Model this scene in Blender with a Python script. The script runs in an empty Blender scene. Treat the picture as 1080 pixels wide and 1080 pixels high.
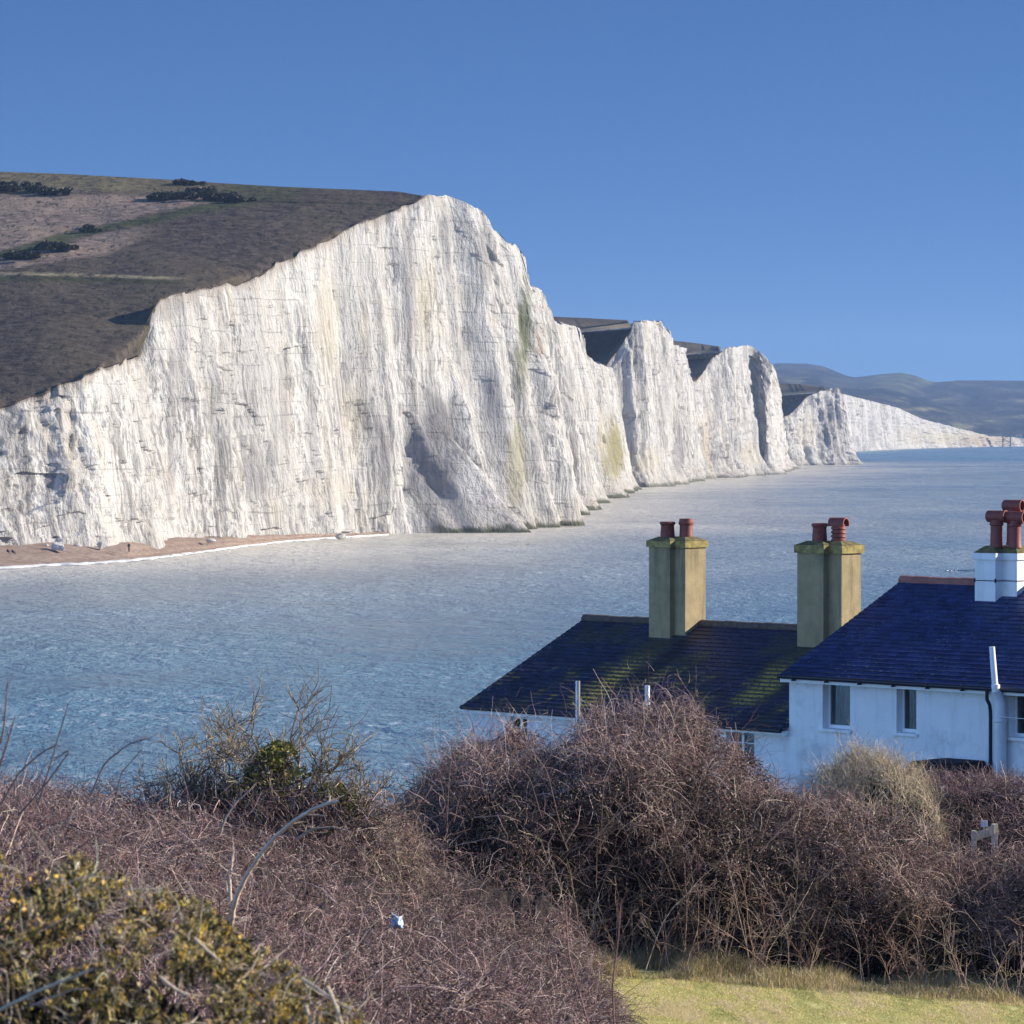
import bpy, bmesh, math, random
import numpy as np
from mathutils import Vector, Matrix

# ------------------------------------------------------------------ basics
S = bpy.context.scene
COL = S.collection
rng = np.random.default_rng(7)
random.seed(7)

F = 4200.0          # focal length in photo pixels (photo is 1080 wide)
HOR = 452.0         # horizon row
CAM = np.array([0.0, 0.0, 24.0])
PITCH = math.atan((540.0 - HOR) / F)
CP, SP = math.cos(PITCH), math.sin(PITCH)


def at(px, py, depth):
    """world point seen at photo pixel (px, py) at a given distance along +Y"""
    X = (px - 540.0) / F
    V = (540.0 - py) / F
    r = np.array([X, CP + SP * V, -SP + CP * V])
    return CAM + r * (depth / r[1])


def pix(P):
    """photo pixels of world points (n,3)"""
    P = np.asarray(P, float)
    d = P - CAM
    w = d[..., 1] * CP - d[..., 2] * SP
    v = d[..., 1] * SP + d[..., 2] * CP
    return 540.0 + F * d[..., 0] / w, 540.0 - F * v / w


# ------------------------------------------------------------------ numpy noise
def _h(n):
    n = n.astype(np.int64) & 0xFFFFFFFF
    n = ((n ^ 61) ^ (n >> 16)) & 0xFFFFFFFF
    n = (n * 9) & 0xFFFFFFFF
    n = n ^ (n >> 4)
    n = (n * 0x27D4EB2D) & 0xFFFFFFFF
    n = n ^ (n >> 15)
    return (n & 0xFFFF) / 65535.0


def noise2(x, y, seed=0):
    x = np.asarray(x, float); y = np.asarray(y, float)
    x, y = np.broadcast_arrays(x, y)
    xi = np.floor(x); yi = np.floor(y)
    fx = x - xi; fy = y - yi
    fx = fx * fx * (3 - 2 * fx); fy = fy * fy * (3 - 2 * fy)
    xi = xi.astype(np.int64); yi = yi.astype(np.int64)
    def g(a, b): return _h(a * 374761 + b * 668265 + seed * 9176 + 12345)
    return ((g(xi, yi) * (1 - fx) + g(xi + 1, yi) * fx) * (1 - fy)
            + (g(xi, yi + 1) * (1 - fx) + g(xi + 1, yi + 1) * fx) * fy) * 2 - 1


def fbm(x, y, seed=0, oct=4):
    v = 0; a = 1.0; s = 0
    for i in range(oct):
        v = v + a * noise2(np.asarray(x) * 2 ** i, np.asarray(y) * 2 ** i, seed + i * 17); s += a; a *= 0.5
    return v / s


def sstep(a, b, x):
    t = np.clip((np.asarray(x, float) - a) / (b - a), 0, 1)
    return t * t * (3 - 2 * t)


# ------------------------------------------------------------------ mesh helpers
def tag(o, label=None, cat=None, group=None, kind=None):
    if label: o['label'] = label
    if cat: o['category'] = cat
    if group: o['group'] = group
    if kind: o['kind'] = kind
    return o


def link(name, me, mats=None, parent=None):
    o = bpy.data.objects.new(name, me)
    COL.objects.link(o)
    if mats is not None and me is not None:
        for m in (mats if isinstance(mats, (list, tuple)) else [mats]):
            me.materials.append(m)
    if parent is not None:
        o.parent = parent
    return o


def empty(name, loc=(0, 0, 0), rz=0.0):
    o = bpy.data.objects.new(name, None)
    COL.objects.link(o)
    o.location = loc
    o.rotation_euler = (0, 0, rz)
    o.empty_display_size = 0.2
    return o


def np_mesh(name, V, faces, smooth=False, cols=None, colname='Col'):
    """faces: (n,4) or (n,3) int array"""
    me = bpy.data.meshes.new(name)
    V = np.asarray(V, np.float32).reshape(-1, 3)
    faces = np.asarray(faces, np.int32)
    k = faces.shape[1]
    me.vertices.add(len(V)); me.vertices.foreach_set('co', V.ravel())
    me.loops.add(faces.size); me.loops.foreach_set('vertex_index', faces.ravel())
    me.polygons.add(len(faces))
    me.polygons.foreach_set('loop_start', np.arange(0, faces.size, k, dtype=np.int32))
    me.polygons.foreach_set('use_smooth', np.full(len(faces), smooth, dtype=bool))
    me.update(calc_edges=True)
    if cols is not None:
        c = np.asarray(cols, np.float32)
        if c.shape[1] == 3:
            c = np.concatenate([c, np.ones((len(c), 1), np.float32)], 1)
        a = me.color_attributes.new(colname, 'FLOAT_COLOR', 'POINT')
        a.data.foreach_set('color', np.ascontiguousarray(c).ravel())
    return me


def grid_faces(R, C):
    i = np.arange(R * C).reshape(R, C)
    return np.stack([i[:-1, :-1], i[:-1, 1:], i[1:, 1:], i[1:, :-1]], -1).reshape(-1, 4)


def tubes(P, r, col=None, sides=3):
    """P (N,K,3) paths, r (N,K) radii, col (N,3) -> V, faces, cols"""
    N, K, _ = P.shape
    T = np.empty_like(P)
    T[:, 1:-1] = P[:, 2:] - P[:, :-2]
    T[:, 0] = P[:, 1] - P[:, 0]; T[:, -1] = P[:, -1] - P[:, -2]
    T /= np.linalg.norm(T, axis=2, keepdims=True) + 1e-9
    up = np.array([0.31, 0.22, 0.92])
    A = np.cross(T, up); A /= np.linalg.norm(A, axis=2, keepdims=True) + 1e-9
    B = np.cross(T, A)
    ang = np.arange(sides) * 2 * math.pi / sides
    V = P[:, :, None, :] + r[:, :, None, None] * (A[:, :, None, :] * np.cos(ang)[None, None, :, None]
                                                  + B[:, :, None, :] * np.sin(ang)[None, None, :, None])
    idx = np.arange(N * K * sides).reshape(N, K, sides)
    nx = np.roll(idx, -1, axis=2)
    fa = np.stack([idx[:, :-1], nx[:, :-1], nx[:, 1:], idx[:, 1:]], -1).reshape(-1, 4)
    cc = None
    if col is not None:
        cc = np.repeat(np.asarray(col, np.float32), K * sides, axis=0)
    return V.reshape(-1, 3), fa, cc


def join_geo(parts):
    Vs, Fs, Cs = [], [], []
    n = 0
    for V, f, c in parts:
        Vs.append(V); Fs.append(f + n); Cs.append(c); n += len(V)
    return np.concatenate(Vs), np.concatenate(Fs), np.concatenate(Cs)


class MB:
    """collects boxes, prisms, lathes, tubes into one mesh"""
    def __init__(s):
        s.bm = bmesh.new()

    def poly(s, pts):
        vs = [s.bm.verts.new(p) for p in pts]
        try: return s.bm.faces.new(vs)
        except ValueError: return None

    def box(s, lo, hi, bev=0.0):
        x0, y0, z0 = lo; x1, y1, z1 = hi
        v = [s.bm.verts.new(p) for p in ((x0, y0, z0), (x1, y0, z0), (x1, y1, z0), (x0, y1, z0),
                                         (x0, y0, z1), (x1, y0, z1), (x1, y1, z1), (x0, y1, z1))]
        fs = [s.bm.faces.new([v[i] for i in f]) for f in ((0, 3, 2, 1), (4, 5, 6, 7), (0, 1, 5, 4), (1, 2, 6, 5), (2, 3, 7, 6), (3, 0, 4, 7))]
        if bev > 0:
            es = list({e for f in fs for e in f.edges})
            bmesh.ops.bevel(s.bm, geom=es, offset=bev, segments=2, affect='EDGES')
        return s

    def loft(s, rings, cap0=True, cap1=True, closed=True):
        """rings: list of lists of points, same count"""
        R = [[s.bm.verts.new(p) for p in r] for r in rings]
        n = len(R[0])
        for a, b in zip(R[:-1], R[1:]):
            for i in range(n if closed else n - 1):
                j = (i + 1) % n
                s.bm.faces.new((a[i], a[j], b[j], b[i]))
        if cap0: s.bm.faces.new(R[0][::-1])
        if cap1: s.bm.faces.new(R[-1])
        return s

    def lathe(s, c, prof, n=20, axis=(0, 0, 1), cap0=True, cap1=True):
        """prof: list of (radius, height along axis)"""
        ax = Vector(axis).normalized()
        a = ax.orthogonal().normalized(); b = ax.cross(a)
        rings = []
        for r, h in prof:
            rings.append([tuple(Vector(c) + ax * h + (a * math.cos(t) + b * math.sin(t)) * r)
                          for t in [2 * math.pi * i / n for i in range(n)]])
        return s.loft(rings, cap0, cap1)

    def tube(s, pts, r, n=10):
        pts = [Vector(p) for p in pts]
        rs = r if isinstance(r, (list, tuple)) else [r] * len(pts)
        rings = []
        prev = None
        for i, p in enumerate(pts):
            t = (pts[min(i + 1, len(pts) - 1)] - pts[max(i - 1, 0)]).normalized()
            if prev is None: a = t.orthogonal().normalized()
            else:
                a = prev - t * prev.dot(t); a.normalize()
            prev = a
            b = t.cross(a)
            rings.append([tuple(p + (a * math.cos(q) + b * math.sin(q)) * rs[i]) for q in [2 * math.pi * k / n for k in range(n)]])
        return s.loft(rings)

    def build(s, name, mat, parent=None, smooth=False):
        bmesh.ops.recalc_face_normals(s.bm, faces=s.bm.faces)
        me = bpy.data.meshes.new(name)
        s.bm.to_mesh(me); s.bm.free()
        if smooth:
            me.polygons.foreach_set('use_smooth', np.full(len(me.polygons), True))
            try: me.set_sharp_from_angle(angle=math.radians(35))
            except Exception: pass
        return link(name, me, mat, parent)


def copy_tree(o, parent=None):
    c = o.copy(); COL.objects.link(c)
    if parent is not None: c.parent = parent
    for ch in list(o.children):
        copy_tree(ch, c)
    return c


# ------------------------------------------------------------------ materials
class NT:
    def __init__(s, name):
        s.m = bpy.data.materials.new(name); s.m.use_nodes = True
        s.t = s.m.node_tree; s.n = s.t.nodes
        s.b = s.n['Principled BSDF']; s.out = s.n['Material Output']

    def node(s, kind, **kw):
        nd = s.n.new(kind)
        for k, v in kw.items():
            if k.startswith('i_'):
                nd.inputs[int(k[2:]) if k[2:].isdigit() else k[2:].replace('_', ' ')].default_value = v
            else: setattr(nd, k, v)
        return nd

    def l(s, a, b): s.t.links.new(a, b)

    def pos(s, scale=(1, 1, 1), obj=False):
        mp = s.node('ShaderNodeMapping'); mp.inputs['Scale'].default_value = scale
        if obj: s.l(s.node('ShaderNodeTexCoord').outputs['Object'], mp.inputs['Vector'])
        else: s.l(s.node('ShaderNodeNewGeometry').outputs['Position'], mp.inputs['Vector'])
        return mp.outputs['Vector']

    def noise(s, vec, scale=1.0, detail=4, rough=0.55, dist=0.0):
        nd = s.node('ShaderNodeTexNoise')
        nd.inputs['Scale'].default_value = scale; nd.inputs['Detail'].default_value = detail
        nd.inputs['Roughness'].default_value = rough; nd.inputs['Distortion'].default_value = dist
        s.l(vec, nd.inputs['Vector'])
        return nd.outputs['Fac']

    def ramp(s, fac, stops, interp='LINEAR'):
        nd = s.node('ShaderNodeValToRGB'); cr = nd.color_ramp; cr.interpolation = interp
        while len(cr.elements) > 1: cr.elements.remove(cr.elements[0])
        for i, (p, c) in enumerate(stops):
            e = cr.elements[0] if i == 0 else cr.elements.new(p)
            e.position = p
            e.color = (c, c, c, 1) if isinstance(c, (int, float)) else (*c, 1)
        s.l(fac, nd.inputs['Fac'])
        return nd.outputs['Color']

    def mix(s, fac, a, b, mode='MIX'):
        nd = s.node('ShaderNodeMix', data_type='RGBA', blend_type=mode)
        nd.clamp_factor = True
        for v, i in ((fac, 0), (a, 6), (b, 7)):
            if hasattr(v, 'node'): s.l(v, nd.inputs[i])
            elif i == 0: nd.inputs[0].default_value = v
            else: nd.inputs[i].default_value = (*v, 1) if len(v) == 3 else v
        return nd.outputs[2]

    def math(s, op, a, b=None, clamp=False):
        nd = s.node('ShaderNodeMath', operation=op); nd.use_clamp = clamp
        for v, i in ((a, 0), (b, 1)):
            if v is None: continue
            if hasattr(v, 'node'): s.l(v, nd.inputs[i])
            else: nd.inputs[i].default_value = v
        return nd.outputs[0]

    def attr(s, name='Col'):
        return s.node('ShaderNodeAttribute', attribute_name=name)

    def bump(s, h, strength=0.5, dist=0.1, prev=None):
        nd = s.node('ShaderNodeBump'); nd.inputs['Strength'].default_value = strength
        nd.inputs['Distance'].default_value = dist
        s.l(h, nd.inputs['Height'])
        if prev is not None: s.l(prev, nd.inputs['Normal'])
        return nd.outputs['Normal']

    def done(s, color=None, rough=0.8, normal=None, spec=0.3, metal=0.0):
        if color is not None:
            if hasattr(color, 'node'): s.l(color, s.b.inputs['Base Color'])
            else: s.b.inputs['Base Color'].default_value = (*color, 1)
        if hasattr(rough, 'node'): s.l(rough, s.b.inputs['Roughness'])
        else: s.b.inputs['Roughness'].default_value = rough
        s.b.inputs['Specular IOR Level'].default_value = spec
        s.b.inputs['Metallic'].default_value = metal
        if normal is not None: s.l(normal, s.b.inputs['Normal'])
        return s.m


def simple(name, c, rough=0.7, var=0.15, scale=8.0, bump=0.0, spec=0.3, obj=True, metal=0.0):
    """a colour with mottling and grain"""
    t = NT(name)
    v = t.pos(obj=obj)
    n = t.noise(v, scale, 5, 0.6)
    col = t.mix(t.ramp(n, [(0.3, 0), (0.7, 1)]), tuple(x * (1 - var) for x in c), tuple(min(1, x * (1 + var)) for x in c))
    nm = t.bump(t.noise(v, scale * 4, 3), 0.5, bump) if bump else None
    return t.done(col, rough, nm, spec, metal)
# ------------------------------------------------------------------ light and sky
SUN_AZ, SUN_EL = math.radians(8.0), math.radians(22.0)      # measured from +X towards +Y
sdir = Vector((math.cos(SUN_EL) * math.cos(SUN_AZ), math.cos(SUN_EL) * math.sin(SUN_AZ), math.sin(SUN_EL)))
sl = bpy.data.lights.new('sun', 'SUN')
sl.energy = 5.0; sl.angle = math.radians(0.5); sl.color = (1.0, 0.92, 0.80)
so = bpy.data.objects.new('sun', sl); COL.objects.link(so)
so.rotation_euler = (-sdir).to_track_quat('-Z', 'Y').to_euler()
so.location = (60, 0, 80)

W = bpy.data.worlds.new('World'); S.world = W; W.use_nodes = True
wt = W.node_tree
bg = wt.nodes['Background']
sky = wt.nodes.new('ShaderNodeTexSky'); sky.sky_type = 'NISHITA'; sky.sun_disc = False
sky.sun_elevation = SUN_EL; sky.sun_rotation = math.atan2(sdir.x, sdir.y)
sky.air_density = 1.0; sky.dust_density = 0.1; sky.ozone_density = 3.0; sky.altitude = 0
# the clear deep sky of a dry winter day: directions lifted a little so the pale horizon band stays thin
tc = wt.nodes.new('ShaderNodeTexCoord')
mp = wt.nodes.new('ShaderNodeMapping'); mp.inputs['Scale'].default_value = (1, 1, 2.2); mp.inputs['Location'].default_value = (0, 0, 0.11)
wt.links.new(tc.outputs['Generated'], mp.inputs['Vector'])
wt.links.new(mp.outputs['Vector'], sky.inputs['Vector'])
tn = wt.nodes.new('ShaderNodeMix'); tn.data_type = 'RGBA'; tn.blend_type = 'MULTIPLY'; tn.inputs[0].default_value = 1.0
tn.inputs[7].default_value = (0.235, 0.392, 0.60, 1)
wt.links.new(sky.outputs['Color'], tn.inputs[6]); 
# unseen bright sky added behind the viewer as fill for shaded walls
dt = wt.nodes.new('ShaderNodeVectorMath'); dt.operation = 'DOT_PRODUCT'
nv = wt.nodes.new('ShaderNodeVectorMath'); nv.operation = 'NORMALIZE'
wt.links.new(tc.outputs['Generated'], nv.inputs[0]); wt.links.new(nv.outputs[0], dt.inputs[0])
dt.inputs[1].default_value = Vector((-0.66, -0.70, 0.28)).normalized()
cn = wt.nodes.new('ShaderNodeTexNoise'); cn.inputs['Scale'].default_value = 2.2; cn.inputs['Detail'].default_value = 5
wt.links.new(nv.outputs[0], cn.inputs['Vector'])
cr_ = wt.nodes.new('ShaderNodeMapRange'); cr_.interpolation_type = 'SMOOTHSTEP'
cr_.inputs['From Min'].default_value = 0.15; cr_.inputs['From Max'].default_value = 0.75; cr_.inputs['To Max'].default_value = 1.0
wt.links.new(dt.outputs['Value'], cr_.inputs['Value'])
mm = wt.nodes.new('ShaderNodeMath'); mm.operation = 'MULTIPLY'
wt.links.new(cr_.outputs[0], mm.inputs[0])
mr = wt.nodes.new('ShaderNodeMapRange'); mr.inputs['From Min'].default_value = 0.35; mr.inputs['From Max'].default_value = 0.6; mr.inputs['To Min'].default_value = 0.45
wt.links.new(cn.outputs[0], mr.inputs['Value']); wt.links.new(mr.outputs[0], mm.inputs[1])
cm = wt.nodes.new('ShaderNodeMix'); cm.data_type = 'RGBA'
wt.links.new(mm.outputs[0], cm.inputs[0]); wt.links.new(tn.outputs[2], cm.inputs[6])
cl_ = wt.nodes.new('ShaderNodeMix'); cl_.data_type = 'RGBA'; cl_.blend_type = 'MULTIPLY'; cl_.inputs[0].default_value = 1.0
cl_.inputs[7].default_value = (2.35, 2.55, 2.9, 1)
wt.links.new(sky.outputs['Color'], cl_.inputs[6]); wt.links.new(cl_.outputs[2], cm.inputs[7])
wt.links.new(cm.outputs[2], bg.inputs['Color'])
bg.inputs['Strength'].default_value = 0.114

S.view_settings.view_transform = 'Standard'
S.view_settings.look = 'None'
S.view_settings.exposure = 0.80
S.view_settings.gamma = 1.0

# ------------------------------------------------------------------ camera
cd = bpy.data.cameras.new('camera'); co = bpy.data.objects.new('camera', cd); COL.objects.link(co)
cd.sensor_width = 36; cd.sensor_height = 36; cd.lens = 36 * F / 1080
cd.clip_start = 0.5; cd.clip_end = 40000
co.location = CAM
co.rotation_euler = (math.pi / 2 - PITCH, 0, 0)
cd.dof.use_dof = True; cd.dof.focus_distance = 85; cd.dof.aperture_fstop = 13
S.camera = co
S.cycles.use_denoising = True
S.cycles.max_bounces = 6; S.cycles.diffuse_bounces = 3; S.cycles.glossy_bounces = 3; S.cycles.volume_bounces = 0

# ------------------------------------------------------------------ chalk, turf, sea materials
def mat_chalk():
    t = NT('chalk')
    p = t.pos()
    # tall run-off streaks and weathered panels, then chipped relief
    # (coordinates wander a little so that no streak is ruler straight)
    wv = t.node('ShaderNodeTexNoise'); wv.inputs['Scale'].default_value = 0.06; wv.inputs['Detail'].default_value = 3; t.l(p, wv.inputs['Vector'])
    wa = t.node('ShaderNodeVectorMath', operation='MULTIPLY_ADD'); t.l(wv.outputs['Color'], wa.inputs[0]); wa.inputs[1].default_value = (5, 5, 0); t.l(p, wa.inputs[2])
    def sp(sc):
        m = t.node('ShaderNodeMapping'); m.inputs['Scale'].default_value = sc; t.l(wa.outputs[0], m.inputs['Vector']); return m.outputs[0]
    s0 = t.noise(sp((0.10, 0.10, 0.010)), 1.0, 3, 0.5)
    s1 = t.noise(sp((0.36, 0.36, 0.014)), 1.0, 4, 0.6)
    s2 = t.noise(sp((1.0, 1.0, 0.045)), 1.0, 4, 0.6)
    s3 = t.noise(t.pos((0.75, 0.75, 0.42)), 1.0, 5, 0.7)
    big = t.noise(t.pos((0.045, 0.045, 0.025)), 1.0, 3, 0.5)
    c = t.mix(t.ramp(s0, [(0.42, 0), (0.62, 0.55)]), (0.555, 0.54, 0.517), (0.39, 0.378, 0.362))
    pm = t.ramp(t.noise(sp((0.05, 0.05, 0.02)), 1.0, 3, 0.6), [(0.40, 0.12), (0.56, 1)])
    c = t.mix(t.math('MULTIPLY', t.math('MULTIPLY', t.ramp(s1, [(0.50, 0), (0.57, 1)]), 0.70), pm), c, (0.25, 0.24, 0.232))
    c = t.mix(t.math('MULTIPLY', t.math('MULTIPLY', t.ramp(s2, [(0.51, 0), (0.58, 1)]), 0.72), pm), c, (0.18, 0.172, 0.168))
    c = t.mix(t.math('MULTIPLY', t.ramp(s3, [(0.55, 0), (0.64, 1)]), t.ramp(big, [(0.40, 0.15), (0.58, 0.85)])), c, (0.18, 0.172, 0.175))
    c = t.mix(t.math('MULTIPLY', t.ramp(t.noise(t.pos((0.16, 0.16, 0.05)), 1.0, 4), [(0.56, 0), (0.72, 1)]), 0.5), c, (0.44, 0.385, 0.29))
    # thin flint bands, broken along their length
    sep = t.node('ShaderNodeSeparateXYZ'); t.l(p, sep.inputs[0])
    wob = t.noise(t.pos((0.02, 0.02, 0.0)), 1.0, 3)
    z = t.math('ADD', sep.outputs['Z'], t.math('MULTIPLY', wob, 5.0))
    cz = t.node('ShaderNodeCombineXYZ'); t.l(z, cz.inputs['Z'])
    def bands(period, width):
        f = t.math('FRACT', t.math('DIVIDE', t.math('ADD', z, t.math('MULTIPLY', t.noise(cz.outputs[0], 0.13, 1), 9.0)), period))
        return t.math('LESS_THAN', f, width)
    brk = t.noise(t.pos((0.11, 0.11, 0.35)), 1.0, 3)
    fl = t.math('MULTIPLY', bands(7.3, 0.022), t.ramp(brk, [(0.47, 0), (0.56, 0.8)]))
    fl2 = t.math('MULTIPLY', bands(2.6, 0.06), t.ramp(t.noise(t.pos((0.12, 0.12, 0.3)), 1.0, 4), [(0.47, 0), (0.60, 0.75)]))
    c = t.mix(t.math('MULTIPLY', t.math('MAXIMUM', fl, fl2), 0.62), c, (0.13, 0.122, 0.12))
    a = t.attr('StainShade')
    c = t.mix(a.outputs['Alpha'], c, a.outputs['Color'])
    h = t.math('ADD', t.math('MULTIPLY', s3, 1.0), t.math('MULTIPLY', s2, 1.2))
    nm = t.bump(h, 0.8, 1.0)
    nm = t.bump(t.noise(t.pos((1.6, 1.6, 1.3)), 1.0, 4, 0.7), 0.7, 0.4, nm)
    return t.done(c, 0.95, nm, 0.1)

def mat_turf():
    t = NT('down_turf')
    a = t.attr('Col')
    n = t.noise(t.pos((0.35, 0.35, 0.35)), 1.0, 6, 0.7)
    n2 = t.noise(t.pos((0.035, 0.02, 0.03)), 1.0, 4, 0.6)
    sp = t.noise(t.pos((0.8, 0.22, 0.5)), 1.0, 3, 0.6)
    c = t.mix(t.ramp(n, [(0.36, 0), (0.62, 1)]), t.mix(1.0, a.outputs['Color'], (1.2, 1.2, 1.2), 'MULTIPLY'), t.mix(1.0, a.outputs['Color'], (0.42, 0.43, 0.45), 'MULTIPLY'))
    c = t.mix(t.math('MULTIPLY', t.ramp(n2, [(0.45, 0), (0.62, 1)]), 0.55), c, t.mix(1.0, a.outputs['Color'], (1.30, 1.28, 1.12), 'MULTIPLY'))
    c = t.mix(t.ramp(sp, [(0.57, 0), (0.64, 0.75)]), c, (0.022, 0.022, 0.018))
    nm = t.bump(n, 0.8, 0.9)
    return t.done(c, 0.95, nm, 0.05)

def mat_sea():
    t = NT('sea_water')
    a = t.attr('Col')
    w1 = t.noise(t.pos((0.13, 0.10, 0)), 1.0, 4, 0.6, 0.4)
    w2 = t.noise(t.pos((0.62, 0.40, 0)), 1.0, 4, 0.7, 0.3)
    w3 = t.noise(t.pos((1.9, 1.3, 0)), 1.0, 3, 0.6)
    lanes = t.noise(t.pos((0.020, 0.012, 0)), 1.0, 5, 0.65, 0.5)
    lanes2 = t.noise(t.pos((0.0045, 0.0028, 0)), 1.0, 4, 0.55)
    c = t.mix(t.ramp(lanes, [(0.35, 0), (0.68, 0.8)]), a.outputs['Color'], t.mix(1.0, a.outputs['Color'], (1.45, 1.38, 1.32), 'MULTIPLY'))
    c = t.mix(t.ramp(lanes2, [(0.42, 0), (0.62, 0.7)]), c, t.mix(1.0, c, (0.78, 0.80, 0.84), 'MULTIPLY'))
    # little broken crests, with the sun's glints painted in as pale flecks
    cr = t.math('MULTIPLY', t.ramp(t.noise(t.pos((0.55, 0.22, 0)), 1.0, 4, 0.7), [(0.54, 0), (0.64, 1)]), t.ramp(lanes, [(0.47, 0), (0.62, 0.75)]))
    c = t.mix(cr, c, (0.55, 0.60, 0.66))
    nm = t.bump(w1, 0.8, 1.8)
    nm = t.bump(w2, 0.9, 0.8, nm)
    nm = t.bump(w3, 0.8, 0.2, nm)
    m = t.done(c, t.ramp(lanes, [(0.3, 0.22), (0.7, 0.38)]), nm, 0.5)
    t.b.inputs['IOR'].default_value = 1.33
    return m

M_CHALK, M_TURF, M_SEA = mat_chalk(), mat_turf(), mat_sea()


def wpt(px, py, z=0.0):
    """point on the level z seen at photo pixel"""
    a = at(px, py, 1.0) - CAM
    return (CAM + a * ((z - CAM[2]) / a[2]))[:2]


def resample(pts, n_fine=4000):
    """smooth path through plan points"""
    pts = np.asarray(pts, float)
    d = np.concatenate([[0], np.cumsum(np.linalg.norm(np.diff(pts, axis=0), axis=1))])
    out = []
    for i in range(len(pts) - 1):
        p0 = pts[max(i - 1, 0)]; p1 = pts[i]; p2 = pts[i + 1]; p3 = pts[min(i + 2, len(pts) - 1)]
        m = max(8, int(n_fine * (d[i + 1] - d[i]) / d[-1]))
        t = np.linspace(0, 1, m, endpoint=False)[:, None]
        m1 = (p2 - p0) * 0.38; m2 = (p3 - p1) * 0.38
        out.append((2 * t**3 - 3 * t**2 + 1) * p1 + (t**3 - 2 * t**2 + t) * m1 + (-2 * t**3 + 3 * t**2) * p2 + (t**3 - t**2) * m2)
    return np.concatenate(out + [pts[-1:]])


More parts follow.
